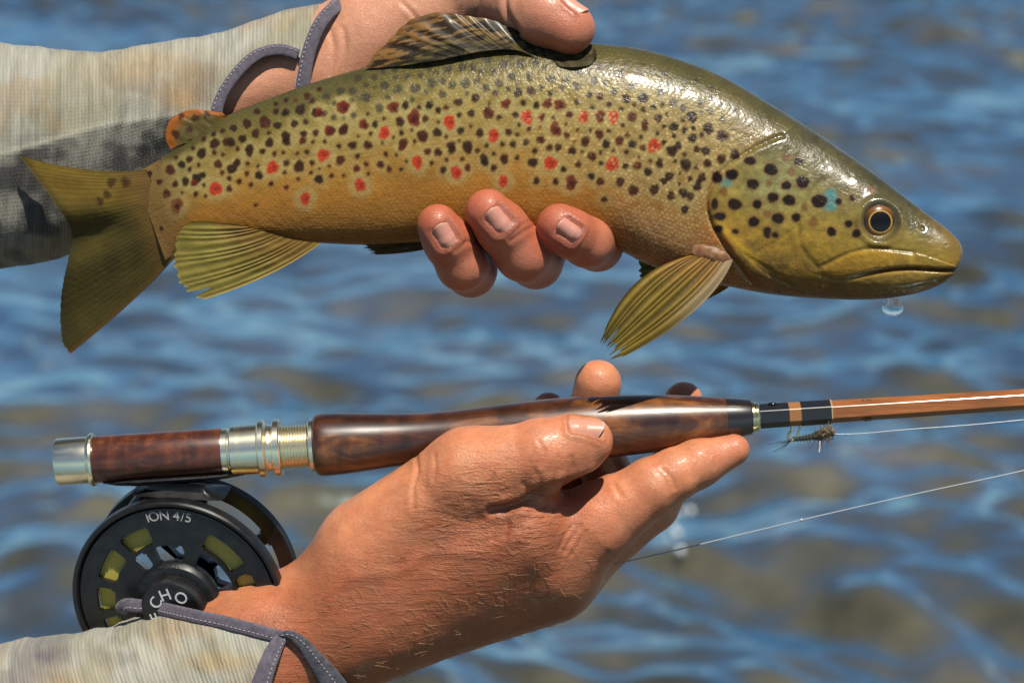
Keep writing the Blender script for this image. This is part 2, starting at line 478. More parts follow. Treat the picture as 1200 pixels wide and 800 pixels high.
def build_fish():
    NT, NF, NB = 900, 200, 56
    L = np.concatenate([[0], np.cumsum(np.hypot(*np.diff((ST[:, :2] + ST[:, 2:4]) / 2, axis=0).T))])
    L /= L[-1]
    lin_ = curve(ST, 3000)
    lp = np.concatenate([[0], np.cumsum(np.hypot(*np.diff((lin_[:, :2] + lin_[:, 2:4]) / 2, axis=0).T))]); lp /= lp[-1]
    t = np.linspace(0, 1, NT)
    t = np.where(t > 0.985, 0.985 + 0.015 * (1 - np.clip(1 - (t - 0.985) / 0.015, 0, 1) ** 1.6), t)
    D = np.stack([np.interp(t, lp, lin_[:, k]) for k in range(5)], 1)
    af = np.linspace(-np.pi / 2, np.pi / 2, NF)
    ab = np.linspace(np.pi / 2, 3 * np.pi / 2, NB + 2)[1:-1]
    an = np.concatenate([af, ab])
    sn, cs = np.sin(an), np.cos(an)
    ex = 0.90
    sv_ = np.sign(sn) * np.abs(sn) ** ex
    cv_ = np.sign(cs) * np.abs(cs) ** 0.92
    mid = (D[:, :2] + D[:, 2:4]) / 2
    half = (D[:, :2] - D[:, 2:4]) / 2
    X = mid[:, None, 0] + half[:, None, 0] * sv_[None]
    Y = mid[:, None, 1] + half[:, None, 1] * sv_[None]
    egg = 1 - 0.12 * sv_[None]                       # belly fuller than the back
    Z = D[:, None, 4] * cv_[None] * egg
    bend = 10 * sstep(300, 60, X) * 0
    Z = Z + bend
    fr = (cs > -0.02)[None] & np.ones((NT, 1), bool)
    vv = ((sv_ + 1) / 2)[None] + 0 * X
    tt = t[:, None] + 0 * X
    x, y, v, t_ = X.ravel(), Y.ravel(), vv.ravel(), tt.ravel()
    front = fr.ravel()
    # ---- relief on the head
    dz = np.zeros_like(x)
    oper = curve([(912, 163), (893, 171), (866, 186), (842, 205), (828, 226), (825, 246), (832, 268), (846, 290), (862, 312), (880, 333)], 60)
    headr = inpoly(x, y, [tuple(p) for p in oper] + [(900, 360), (1200, 420), (1200, 100), (960, 130)])
    do = pdist(x, y, oper)
    dz += np.where(headr, 4.2 * np.exp(-do / 26.0), 0) - 3.0 * np.exp(-(do / 3.0) ** 2)
    pre = curve([(958, 214), (944, 228), (934, 248), (929, 272), (935, 296), (952, 315)], 40)
    dp = pdist(x, y, pre)
    dz -= 1.1 * np.exp(-(dp / 3.0) ** 2)
    sub = curve([(884, 296), (905, 284), (928, 268)], 20)
    dz -= 0.8 * np.exp(-(pdist(x, y, sub) / 2.5) ** 2)
    maxl = curve([(958, 313), (975, 304), (992, 297), (1013, 293), (1040, 294.5), (1064, 297)], 40)
    dm = pdist(x, y, maxl)
    dz -= 1.3 * np.exp(-(dm / 2.2) ** 2)
    mouth = curve([(958, 324), (972, 328.5), (990, 327), (1010, 322.5), (1034, 318), (1060, 316), (1085, 317), (1106, 317.5), (1124, 315)], 60)
    dmo = pdist(x, y, mouth)
    dz -= (1.2 + 3.0 * sstep(985, 1030, x)) * np.exp(-(dmo / 2.4) ** 2)
    lipr = inpoly(x, y, [tuple(p) for p in maxl] + [tuple(p) for p in mouth[::-1]])
    dz += np.where(lipr, 1.9 * (1 - np.exp(-np.minimum(dm, dmo) / 4.0)), 0)
    de = np.hypot((x - 1025) / 1.0, (y - 262) / 1.0)
    dz += 3.0 * np.exp(-((de - 26) / 5.0) ** 2) - 5 * np.exp(-(de / 19) ** 4)
    dz += -1.6 * np.exp(-((x - 1076) ** 2 + (y - 269) ** 2) / 9)     # nostril
    jaw = curve([(962, 336), (1000, 339), (1050, 338), (1090, 330)], 30)
    dz -= 0.9 * np.exp(-(pdist(x, y, jaw) / 2.5) ** 2)
    for k in range(4):                                # gill rays under the cover
        g = curve([(868 + 9 * k, 300 + 5 * k), (893 + 10 * k, 322 + 4 * k), (925 + 12 * k, 336 + 3 * k)], 20)
        dz -= 0.8 * np.exp(-(pdist(x, y, g) / 2.0) ** 2)
    skull = sstep(880, 960, x) * sstep(0.72, 0.88, v)
    dz += skull * 1.6 * (fbm(x / 22, y / 22, oct=3, seed=8) - 0.5)
    lat = np.abs(v - 0.52)
    dz -= 0.5 * np.exp(-(lat / 0.008) ** 2) * sstep(870, 820, x)   # lateral line
    dz += 1.3 * (fbm(x / 60, y / 40, oct=2, seed=4) - 0.5)
    zf = Z.ravel() + np.where(front, dz, 0) * np.clip(np.abs(np.concatenate([cs] * 1))[None].repeat(NT, 0).ravel() * 2.2, 0, 1)
    # ---- pigment
    c = np.zeros((len(x), 3))
    keys = [0.0, 0.10, 0.26, 0.42, 0.58, 0.74, 0.88, 1.0]
    cols = np.array([(0.25, 0.145, 0.040), (0.275, 0.138, 0.030), (0.29, 0.138, 0.022), (0.265, 0.155, 0.036), (0.225, 0.165, 0.046), (0.155, 0.128, 0.034), (0.088, 0.080, 0.026), (0.055, 0.055, 0.024)])
    vn = np.clip(v + 0.10 * (fbm(x / 45, y / 45, oct=3, seed=12) - 0.5), 0, 1)
    for k in range(3): c[:, k] = np.interp(vn, keys, cols[:, k])
    # pinkish grey chest before the gill cover
    w1 = sstep(690, 760, x) * sstep(0.34, 0.12, v) * (~headr)
    c += w1[:, None] * (np.array([0.30, 0.185, 0.095]) - c) * 0.8
    w2 = sstep(640, 760, x) * sstep(0.2, 0.35, v) * sstep(0.9, 0.7, v) * (~headr)
    c += w2[:, None] * (np.array([0.20, 0.155, 0.075]) - c) * 0.6
    # tail end turns darker and browner
    w3 = sstep(300, 165, x)
    c *= (1 - 0.32 * w3)[:, None]
    # head
    hk = [0, 0.16, 0.34, 0.5, 0.66, 0.8, 1]
    hc = np.array([(0.16, 0.10, 0.045), (0.23, 0.150, 0.030), (0.255, 0.175, 0.028), (0.22, 0.175, 0.042), (0.155, 0.135, 0.045), (0.085, 0.077, 0.030), (0.035, 0.036, 0.018)])
    ch = np.stack([np.interp(vn, hk, hc[:, k]) for k in range(3)], 1)
    wg = np.exp(-(((x - 905) / 42) ** 2 + ((y - 222) / 30) ** 2))
    ch += 0.85 * wg[:, None] * (np.array([0.21, 0.235, 0.12]) - ch)
    mott = fbm(x / 14, y / 14, oct=3, seed=40)
    mott2 = fbm(x / 5.5, y / 5.5, oct=3, seed=44)
    ch *= (0.66 + 0.68 * mott)[:, None] * (0.80 + 0.4 * mott2)[:, None]
    ver = sstep(0.55, 0.70, fbm(x / 11 + 5, y / 8, oct=3, seed=46)) * sstep(1000, 960, x)
    ch += (0.35 * ver)[:, None] * (np.array([0.085, 0.075, 0.03]) - ch)
    hw = np.where(headr, sstep(0, 5, do), 0)
    c += hw[:, None] * (ch - c)
    # snout browner, lips yellow
    ws = sstep(1060, 1115, x)
    c += 0.6 * ws[:, None] * (np.array([0.20, 0.135, 0.028]) - c)
    wl = np.where(lipr, sstep(0, 4, np.minimum(dm, dmo)), 0) * sstep(1075, 1020, x)
    c += 0.55 * wl[:, None] * (np.array([0.33, 0.20, 0.025]) - c)
    wj = np.where(headr & (y > np.interp(x, mouth[:, 0], mouth[:, 1])) & (x > 985), 1, 0) * sstep(1, 6, dmo) * sstep(0.0, 0.25, v)
    c += 0.55 * wj[:, None] * (np.array([0.36, 0.25, 0.07]) - c)
    wd = np.exp(-(dmo / 2.0) ** 2) * sstep(985, 1040, x)
    c += 0.8 * wd[:, None] * (np.array([0.05, 0.016, 0.010]) - c)
    for dd, wdt, a_ in ((dm, 1.5, 0.45), (do, 2.2, 0.45), (dp, 2.0, 0.25)):
        c += (a_ * np.exp(-(dd / wdt) ** 2))[:, None] * (np.array([0.075, 0.055, 0.02]) - c)
    bar = curve([(1000, 262), (1025, 264), (1050, 263), (1078, 268), (1092, 270)], 30)
    c += (0.75 * np.exp(-(pdist(x, y, bar) / 5.5) ** 2) * (0.55 + 0.45 * np.sin(x * 0.35)))[:, None] * (np.array([0.02, 0.02, 0.014]) - c)
    c += (0.75 * np.exp(-((de - 21) / 5) ** 2))[:, None] * (np.array([0.055, 0.05, 0.03]) - c)
    # orange flesh and yellow strip at the gill opening
    gz = np.exp(-(((x - 838) / 22) ** 2 + ((y - 284) / 12) ** 2))
    c += 0.8 * gz[:, None] * (np.array([0.40, 0.15, 0.045]) - c)
    strip = curve([(834, 263), (848, 276), (866, 294), (880, 308)], 20)
    c += (0.85 * np.exp(-(pdist(x, y, strip) / 4.2) ** 2))[:, None] * (np.array([0.50, 0.34, 0.035]) - c)
    # blotches along the flank and scale tint
    bl = fbm(x / 26, y / 22, oct=4, seed=51)
    body = (~headr)
    c *= np.where(body, 0.80 + 0.40 * bl, 1)[:, None]
    # ---- spots
    r = np.random.default_rng(3)
    spots = []
    for (ox, oy), s in SPD.items():
        for q in s.split():
            a, b, rr = [float(k) for k in q.split(',')]
            spots.append((ox + a / 5, oy + b / 5, rr / 5 * 1.08))
    keep = []
    for s in spots:
        if all((s[0] - k[0]) ** 2 + (s[1] - k[1]) ** 2 > 9 for k in keep): keep.append(s)
    spots = keep
    fixed = [(q[0], q[1]) for q in spots] + [(q[0], q[1]) for q in SPR + SPM]
    n_ = 0
    while n_ < 2600:                                  # the small freckles between the traced spots
        n_ += 1
        cx = r.uniform(205, 835); f_ = r.uniform(0.08, 0.62)
        ty = np.interp(cx, ST[:, 0], ST[:, 1]); by = np.interp(cx, ST[:, 2], ST[:, 3])
        cy = ty + f_ * (by - ty)
        if cx > 812 - 0.4 * (cy - 200) or cy > 232: continue
        if all((cx - a) ** 2 + (cy - b) ** 2 > 10.5 ** 2 for a, b in fixed):
            fixed.append((cx, cy)); spots.append((cx, cy, r.uniform(1.8, 3.3)))
    halo = np.array([0.31, 0.275, 0.125])
    vs_top = lambda cx, cy: (cy - np.interp(cx, ST[:, 0], ST[:, 1])) / 230.0
    for i, (cx, cy, rr) in enumerate(spots):
        h = vs_top(cx, cy)
        if (h > 0.18 or cx < 260) and rr > 3.6:
            paint_spot(c, x, y, cx, cy, rr + 6, rr + 6, halo, 4.5, 0.34 * (1 if cx > 200 else .6), i, 0.1)
    for cx, cy, rr in SPR + SPM:
        paint_spot(c, x, y, cx, cy, rr + 7.5, rr + 7.5, halo, 4.5, 0.55, cx, 0.08)
    for i, (cx, cy, rr) in enumerate(spots):
        h = vs_top(cx, cy)
        k = C_BLK + (r.random() ** 2) * 0.5 * (C_MID - C_BLK) * (1 if cx < 760 else 0.4)
        am = 0.96
        if h < 0.26 and 380 < cx < 850:
            k = np.array([0.030, 0.030, 0.026]); am = 0.80
        st_ = 1 + 0.28 * (r.random() - 0.35)
        paint_spot(c, x, y, cx, cy, rr, rr * st_, k, 1.7, am, i, 0.15)
    for cx, cy, rr in SPM:
        paint_spot(c, x, y, cx, cy, rr, rr * 1.15, C_MID, 1.6, 0.95, cx)
        paint_spot(c, x, y, cx + 1, cy + 1, rr * .45, rr * .5, C_BLK, 1.6, 0.7, cy)
    for cx, cy, rr in SPR:
        paint_spot(c, x, y, cx, cy, rr * 0.9, rr * 1.05, C_RED, 1.6, 0.97, cx, 0.18)
        paint_spot(c, x, y, cx + 1.5, cy, rr * .35, rr * .4, C_MID, 1.4, 0.6, cy)
    teal = np.array([0.05, 0.20, 0.24])
    paint_spot(c, x, y, 965, 238, 11, 12, teal, 4.0, 0.9, 2, 0.12)
    paint_spot(c, x, y, 845, 218, 7, 5, teal, 3.0, 0.8, 4, 0.12)
    for i, (cx, cy, rx, ry) in enumerate(SPH):
        paint_spot(c, x, y, cx, cy, rx + 2.2, ry + 2.2, np.array([0.16, 0.09, 0.04]), 2.2, 0.5, i, 0.08)
        paint_spot(c, x, y, cx, cy, rx, ry, C_BLK * 0.8, 1.1, 0.97, i, 0.09)
    for i, (cx, cy, rx, ry) in enumerate(SPB):
        paint_spot(c, x, y, cx, cy, rx, ry, np.array([0.13, 0.06, 0.025]), 2.0, 0.75, i, 0.1)
    # ---- scales: rows of small rounded plates, real relief, pale centres, gold glitter painted in
    along = t_ * 1130.0 + 5.0 * (fbm(x / 17, y / 17, oct=2, seed=81) - 0.5)
    per = v * 235.0 + 4.0 * (fbm(x / 15 + 30, y / 15, oct=2, seed=83) - 0.5)
    sa, sb = 6.4, 4.3
    row = np.floor(per / sb)
    aa = along / sa + 0.5 * (row % 2)
    fa = aa - np.floor(aa) - 0.5
    fb = per / sb - row - 0.5
    idx = np.floor(aa)
    rnd = _hash(idx, row, idx * 0, 5)
    rr_ = np.hypot(fa * 1.0, fb * 1.05)
    bump = 1 - sstep(0.20, 0.58, rr_)
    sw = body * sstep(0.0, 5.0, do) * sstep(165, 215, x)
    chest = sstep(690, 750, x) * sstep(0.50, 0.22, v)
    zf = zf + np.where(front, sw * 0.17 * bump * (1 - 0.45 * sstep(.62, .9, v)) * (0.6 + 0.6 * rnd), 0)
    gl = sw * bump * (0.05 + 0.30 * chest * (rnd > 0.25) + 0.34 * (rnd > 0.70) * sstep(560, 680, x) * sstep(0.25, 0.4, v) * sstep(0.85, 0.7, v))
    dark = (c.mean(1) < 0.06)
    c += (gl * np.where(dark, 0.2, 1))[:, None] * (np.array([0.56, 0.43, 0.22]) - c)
    c *= (1 - 0.13 * sw * (1 - bump))[:, None]
    c *= (0.88 + 0.24 * fbm(x / 3.1, y / 3.1, oct=2, seed=77))[:, None]
    c *= np.array([1.04, 0.935, 0.76])
    dtl = x - (165 + (y - 197) * 0.38)
    wt = 0.85 * sstep(48, 4, dtl) * (~headr) * (c.mean(1) > 0.03)
    c += wt[:, None] * (np.array([0.155, 0.088, 0.026]) - c)
    c[~front] = np.array([0.2, 0.16, 0.07])

    m = M('trout_skin')
    m.l(m.colattr(), m.b.inputs['Base Color'])
    P = m.P()
    rn = m.noise(P, 5.0, 4, 0.6)
    m.l(m.ramp(rn, [(0.3, 0.16), (0.7, 0.40)]), m.b.inputs['Roughness'])
    m.set(Specular_IOR_Level=0.16, Coat_Roughness=0.13, Subsurface_Weight=0.06, Subsurface_Radius=(0.004, 0.002, 0.001), Subsurface_Scale=0.5)
    wet = m.n('ShaderNodeAttribute', _attribute_name='wet').outputs['Fac']
    m.l(wet, m.b.inputs['Coat Weight'])
    b = m.bump(m.noise(P, 14.0, 3, 0.6), 0.00045, 0.8)
    b = m.bump(m.noise(P, 60.0, 2, 0.5), 0.00008, 0.8, b)
    m.l(b, m.b.inputs['Normal'])
    m.l(m.bump(m.noise(P, 5.0, 3, 0.5), 0.0007, 0.5), m.b.inputs['Coat Normal'])

    fish = thing('brown_trout', (600, 290, 0), 'olive and gold spotted trout held sideways in one hand above the fly rod', 'fish')
    n = NF + NB
    Fc = grid_faces(NT, n, cv=True)
    Fl = [f for f in (np.arange(n)[::-1], (NT - 1) * n + np.arange(n))]
    zb = 0.00050 * np.maximum(x - 730, 0) ** 2       # the head swings a little towards the camera
    kq = 1 - zb * S / DIST
    x0, y0 = x, y
    x, y, zf = 600 + (x - 600) * kq, 400 + (y - 400) * kq, zf + zb
    V = np.stack([x, y, zf], 1)
    # end caps as fans
    V = np.vstack([V, V[:n].mean(0), V[-n:].mean(0)])
    c = np.vstack([c, c[:1], c[-1:]])
    k0, k1 = len(V) - 2, len(V) - 1
    ar = np.arange(n); br = (ar + 1) % n
    caps = np.concatenate([np.stack([ar, br, np.full(n, k0), np.full(n, k0)], 1), np.stack([(NT - 1) * n + ar, (NT - 1) * n + br, np.full(n, k1), np.full(n, k1)], 1)])
    tri = [list(q[:3]) for q in caps]
    me_f = np.vstack([Fc, ])
    o = mesh('body', V[:-2], me_f, m.m, fish, c[:-2], recalc=False)
    wa = o.data.attributes.new('wet', 'FLOAT', 'POINT')
    wa.data.foreach_set('value', (0.04 + (0.12 + 0.62 * sstep(800, 890, x)) * sstep(0.56, 0.78, v) + 0.12 * np.where(headr, 1, 0)).astype(np.float32))
    fz = (x[front & (np.arange(len(x)) % 3 == 0)], y[front & (np.arange(len(x)) % 3 == 0)], zf[front & (np.arange(len(x)) % 3 == 0)])
    def surf(px, py):
        d = (fz[0] - px) ** 2 + (fz[1] - py) ** 2
        k = np.argsort(d)[:6]
        return float(np.mean(fz[2][k]))
    return fish, surf

FISH, fish_z = build_fish()

# ---- eye
def build_eye():
    cx, cy = 1025, 262
    z0 = fish_z(1000, 262) * 0.5 + fish_z(1050, 262) * 0.5 - 5
    nr, na = 40, 72
    cx, cy = Q(1025, 262, 43.5)[:2]
    r = np.linspace(0, 20, nr); a = np.linspace(0, 2 * np.pi, na, endpoint=False)
    Rr, A = np.meshgrid(r, a, indexing='ij')
    X = cx + Rr * np.cos(A); Y = cy + Rr * np.sin(A) * 0.97
    tilt = -0.06 * (X - cx)
    Z = z0 + 8.5 * np.sqrt(np.clip(1 - (Rr / 21) ** 2, 0, 1)) + tilt
    c = np.zeros((X.size, 3))
    rr = np.hypot((X - cx), (Y - cy) / 0.97).ravel(); aa = A.ravel()
    nz = fbm(np.cos(aa) * 4 + 9, np.sin(aa) * 4 + 9, rr / 4, oct=3, seed=2)
    gold = np.array([0.46, 0.24, 0.045]); brown = np.array([0.12, 0.064, 0.018]); dk = np.array([0.02, 0.016, 0.01])
    c[:] = 0.004
    f = sstep(11.8, 12.4, rr); c += f[:, None] * (gold - c)
    f = sstep(13.0, 13.8, rr); c += f[:, None] * (brown * (0.6 + 0.8 * nz)[:, None] - c)
    top = np.exp(-((Y.ravel() - (cy - 15)) / 6) ** 2) * sstep(14, 16, rr); c += 0.7 * top[:, None] * (np.array([0.20, 0.075, 0.018]) - c)
    sd = np.abs(np.cos(aa)) ** 3 * sstep(13.8, 15, rr); c += 0.9 * sd[:, None] * (dk - c)
    f = sstep(18.5, 20, rr); c += f[:, None] * (dk - c)
    m = M('trout_eye')
    m.l(m.colattr(), m.b.inputs['Base Color'])
    m.set(Roughness=0.25, Specular_IOR_Level=0.2, Coat_Weight=0.35, Coat_Roughness=0.02)
    mesh('eye', np.stack([X, Y, Z], -1).reshape(-1, 3), grid_faces(nr, na, cv=True), m.m, FISH, c)
build_eye()

# ---- fins
def fin_mat(name, thin=0.45):
    m = M(name)
    ca = m.colattr()
    m.l(ca, m.b.inputs['Base Color'])
    m.set(Roughness=0.45, Coat_Weight=0.05, Coat_Roughness=0.15, Specular_IOR_Level=0.22)
    b = m.bump(m.noise(m.P(), 16.0, 3, 0.6), 0.0003, 0.7)
    m.l(b, m.b.inputs['Normal'])
    tr = m.n('ShaderNodeBsdfTranslucent')
    m.l(ca, tr.inputs['Color'])
    mx = m.n('ShaderNodeMixShader'); mx.inputs[0].default_value = thin
    m.l(m.b.outputs[0], mx.inputs[1]); m.l(tr.outputs[0], mx.inputs[2])
    m.l(mx.outputs[0], m.out.inputs['Surface'])
    return m.m
FINM = fin_mat('trout_fin')

def fin(name, base, mid, edge, z, rays, colf, amp=1.2, thick=1.6, rag=3.0, seed=0, nu=None, nv=70, notch=()):
    nu = nu or max(90, int(rays * 8))
    B, Md, E = curve(base, nu), curve(mid, nu), curve(edge, nu)
    u = np.linspace(0, 1, nu); v = np.linspace(0, 1, nv)
    U, Vv = np.meshgrid(u, v, indexing='ij')
    ph = U * rays + 0.25 * np.sin(U * 23 + seed)
    ridge = np.cos(2 * np.pi * ph)
    tip = 1 + (rag / 100.0) * (ridge * 0.7 + 1.5 * (vnoise(U * rays, U * 0 + seed, seed=seed) - 0.7))
    for (nuu, wd, dp) in notch:
        tip -= dp * np.exp(-((U - nuu) / wd) ** 2)
    q = Vv * tip
    w0 = (1 - q) * (1 - 2 * q); w1 = 4 * q * (1 - q); w2 = q * (2 * q - 1)
    XY = w0[..., None] * B[:, None] + w1[..., None] * Md[:, None] + w2[..., None] * E[:, None]
    Z = z(U, q) + amp * ridge * (0.35 + 0.65 * np.sin(np.pi * np.clip(q, 0, 1) ** 0.8)) + 2.2 * (fbm(U * 6 + seed, q * 2, oct=2, seed=seed) - 0.5)
    th = thick * (1.25 - 0.95 * q)
    front = np.stack([XY[..., 0], XY[..., 1], Z + th], -1).reshape(-1, 3)
    back = np.stack([XY[..., 0], XY[..., 1], Z - th], -1).reshape(-1, 3)
    N = nu * nv
    F1 = grid_faces(nu, nv); F2 = grid_faces(nu, nv, off=N)[:, ::-1]
    ring = np.concatenate([np.arange(nv), nv * np.arange(1, nu) + nv - 1, (nu - 1) * nv + np.arange(nv - 2, -1, -1), nv * np.arange(nu - 2, 0, -1)])
    rn = np.roll(ring, -1)
    F3 = np.stack([ring, ring + N, rn + N, rn], 1)
    c = colf(U.ravel(), q.ravel(), ridge.ravel(), XY[..., 0].ravel(), XY[..., 1].ravel())
    o = mesh(name, np.vstack([front, back]), np.vstack([F1, F2, F3]), FINM, FISH, np.vstack([c, c]), recalc=False)
    return o

def lerp3(a, b, f): return np.asarray(a) + np.asarray(f)[:, None] * (np.asarray(b) - np.asarray(a))

def tail_col(u, q, rg, x, y):
    c = lerp3((0.25, 0.165, 0.028), (0.115, 0.086, 0.020), sstep(0.16, 0.46, u) * sstep(0.05, 0.38, q))
    c = lerp3(c, np.array([(0.18, 0.10, 0.030)]), 0.9 * sstep(0.42, 0.04, q))
    c *= (0.93 + 0.07 * rg * sstep(0.1, 0.4, q))[:, None]
    c *= (0.75 + 0.5 * fbm(x / 18, y / 18, oct=3, seed=3))[:, None]
    e = sstep(0.88, 1.0, q); c = lerp3(c, np.array([(0.05, 0.045, 0.015)]), 0.6 * e)
    e = sstep(0.96, 1.0, u); c = lerp3(c, np.array([(0.16, 0.075, 0.02)]), 0.7 * e)
    for cx, cy, rr in ((131, 214, 5), (126, 228, 4.5), (118, 236, 4), (148, 214, 5)):
        paint_spot(c, x, y, cx, cy, rr, rr * 1.2, np.array([0.05, 0.02, 0.01]), 2, 0.8, cx)
    return c
fin('tail_fin', [(172, 199), (184, 225), (192, 255), (198, 280), (207, 299)], [(100, 199), (118, 228), (132, 265), (140, 305), (152, 350)],
    [(22, 182), (42, 208), (64, 238), (80, 268), (75, 302), (65, 340), (60, 375), (62, 402), (70, 415)],
    lambda U, q: 2 - 62 * q * sstep(0.28, 1.0, U) - 14 * np.exp(-((U - 0.46) / 0.10) ** 2) * sstep(0.2, 0.8, q) - 4 * q, 30, tail_col, amp=0.10, thick=2.6, rag=0.3, seed=4, nv=90)

def anal_col(u, q, rg, x, y):
    c = lerp3((0.36, 0.215, 0.05), (0.40, 0.33, 0.075), sstep(0.1, 0.7, q))
    c *= (0.80 + 0.2 * rg)[:, None] * (0.75 + 0.5 * fbm(x / 14, y / 9, oct=3, seed=9))[:, None]
    return lerp3(c, np.array([(0.50, 0.36, 0.10)]), 0.7 * sstep(0.90, 1.0, u))
za = fish_z(300, 268)
fin('anal_fin', [(288, 266), (312, 272), (345, 281), (378, 285)], [(252, 262), (266, 286), (290, 308), (318, 322)],
    [(229, 262), (215, 275), (209, 297), (211, 322), (222, 340), (240, 352)], lambda U, q: za * (1 - U) * 0.9 + 14 + 10 * q, 13, anal_col, amp=0.6, rag=1.6, seed=2,
    notch=((0.87, 0.025, 0.13),))

def pect_col(u, q, rg, x, y):
    c = lerp3((0.40, 0.21, 0.035), (0.33, 0.225, 0.035), sstep(0.15, 0.5, q))
    c = lerp3(c, np.array([(0.135, 0.12, 0.03)]), 0.75 * sstep(0.62, 1.0, q) * sstep(0.75, 0.3, u))
    c *= (0.66 + 0.34 * rg)[:, None] * (0.8 + 0.4 * fbm(x / 16, y / 16, oct=3, seed=5))[:, None]
    c = lerp3(c, np.array([(0.42, 0.33, 0.20)]), 0.7 * sstep(0.72, 0.9, u) * sstep(0.75, 0.35, q))
    return lerp3(c, np.array([(0.03, 0.028, 0.01)]), 0.85 * sstep(0.93, 1.0, q) * sstep(-0.4, 0.6, rg))
zp = fish_z(822, 302)
fin('pectoral_fin', [(808, 300), (822, 298), (838, 298), (854, 306)], [(744, 331), (762, 338), (782, 346), (806, 367)],
    [(703, 394), (703, 399), (707, 406), (712, 411), (713, 418), (715, 423)], lambda U, q: zp - 2 + 26 * np.sin(np.clip(q, 0, 1) * 1.7) + 6 * U, 10, pect_col, amp=1.15, thick=1.6, rag=3.5, seed=7,
    notch=((0.33, 0.035, 0.09), (0.58, 0.03, 0.07), (0.78, 0.03, 0.05)))

def far_col(u, q, rg, x, y):
    c = lerp3((0.22, 0.24, 0.04), (0.50, 0.27, 0.02), sstep(0.4, 0.8, u))
    return c * (0.85 + 0.15 * rg)[:, None]
fin('pectoral_fin', [(838, 310), (846, 320), (852, 328), (860, 334)], [(790, 305), (800, 322), (815, 335), (842, 345)],
    [(752, 304), (754, 322), (785, 345), (822, 354)], lambda U, q: -42 - 8 * q, 9, far_col, amp=0.8, seed=3)

def pelv_col(u, q, rg, x, y):
    return np.array([(0.13, 0.10, 0.04)]) * (0.7 + 0.3 * rg)[:, None]
fin('pelvic_fin', [(492, 272), (500, 276), (506, 282), (510, 288)], [(458, 279), (462, 283), (470, 289), (480, 295)],
    [(427, 284), (425, 288), (430, 293), (440, 298)], lambda U, q: 6 - 18 * U + 0 * q, 8, pelv_col, amp=0.9, seed=6, rag=5)

def dors_col(u, q, rg, x, y):
    c = lerp3((0.11, 0.085, 0.03), (0.36, 0.165, 0.045), sstep(0.30, 0.8, q) * sstep(0.75, 0.25, u))
    c *= (0.8 + 0.2 * rg)[:, None]
    n1 = fbm((x + 0.4 * y) / 17, (y + 0.18 * x) / 3.6, oct=3, seed=14)
    c = lerp3(c, np.array([(0.020, 0.016, 0.010)]), 0.92 * sstep(0.46, 0.54, n1) * sstep(1.05, 0.86, q))
    c = lerp3(c, np.array([(0.27, 0.18, 0.06)]), 0.5 * sstep(0.46, 0.38, n1) * sstep(0.2, 0.5, q))
    return lerp3(c, np.array([(0.075, 0.065, 0.028)]), 0.6 * sstep(0.55, 0.85, u))
fin('dorsal_fin', [(500, 77), (525, 73), (552, 67), (580, 63), (608, 64), (636, 77), (662, 84), (688, 82), (698, 71)],
    [(464, 81), (484, 66), (508, 54), (532, 46), (560, 45), (595, 50), (640, 62), (676, 66), (697, 63)],
    [(428, 82), (441, 65), (462, 44), (482, 26), (508, 18), (545, 20), (585, 27), (640, 42), (694, 55)],
    lambda U, q: fish_z(540, 76) * (1 - 0.55 * q) + 3 + 10 * np.exp(-((U - 0.85) / 0.12) ** 2) * (1 - q), 14, dors_col, amp=0.8, thick=1.5, rag=1.2, seed=8, nv=90, nu=220)

def adip_col(u, q, rg, x, y):
    c = lerp3((0.15, 0.115, 0.035), (0.46, 0.14, 0.022), np.clip(sstep(0.45, 0.95, q) + sstep(0.75, 1.0, u) * 0.6, 0, 1))
    for cx, cy, rr in ((230, 139, 4.5), (223, 153, 4), (207, 158, 5), (213, 137, 4), (243, 135, 4)):
        paint_spot(c, x, y, cx, cy, rr, rr, np.array([0.05, 0.016, 0.008]), 2, 0.85, cx)
    return c
fin('adipose_fin', [(222, 168), (236, 158), (250, 149), (268, 137)], [(212, 170), (214, 153), (228, 141), (264, 135)],
    [(201, 175), (195, 162), (199, 143), (214, 132), (234, 129), (262, 133)], lambda U, q: 3 + 2 * np.sin(3 * q), 3, adip_col, amp=0.2, thick=3.2, rag=0.5, seed=9)
# fleshy root of the near pectoral fin
_m = M('fin_root_flesh'); _m.set(Base_Color=(0.27, 0.13, 0.085), Roughness=0.45, Specular_IOR_Level=0.3, Subsurface_Weight=0.05, Subsurface_Scale=0.001)
_m.l(_m.ramp(_m.noise(_m.P(), 12, 4), [(0.35, (0.14, 0.060, 0.022)), (0.65, (0.25, 0.125, 0.06))]), _m.b.inputs['Base Color'])
_th = np.linspace(0, np.pi, 16); 
def blob(c, r, nz=18, na=28):
    a = np.linspace(0, 2 * np.pi, na, endpoint=False); p = np.linspace(0.02, np.pi - 0.02, nz)
    Pp, A = np.meshgrid(p, a, indexing='ij')
    return np.stack([c[0] + r[0] * np.sin(Pp) * np.cos(A), c[1] + r[1] * np.sin(Pp) * np.sin(A), c[2] + r[2] * np.cos(Pp)], -1).reshape(-1, 3), [list(f) for f in grid_faces(nz, na, cv=True)]
_v, _f = blob((0, 0, 0), (26, 12, 7), 40, 60)
_v = _v * (1 + 0.35 * (fbm(_v[:, 0] / 9 + 5, _v[:, 1] / 9 + 5, _v[:, 2] / 9 + 5, oct=2, seed=3) - 0.5))[:, None]
_rot = math.radians(14); _v = np.stack([_v[:, 0] * math.cos(_rot) - _v[:, 1] * math.sin(_rot), _v[:, 0] * math.sin(_rot) + _v[:, 1] * math.cos(_rot), _v[:, 2]], 1) + np.array([831, 300, zp + 2])
mesh('fin_root', _v, _f, _m.m, FISH)
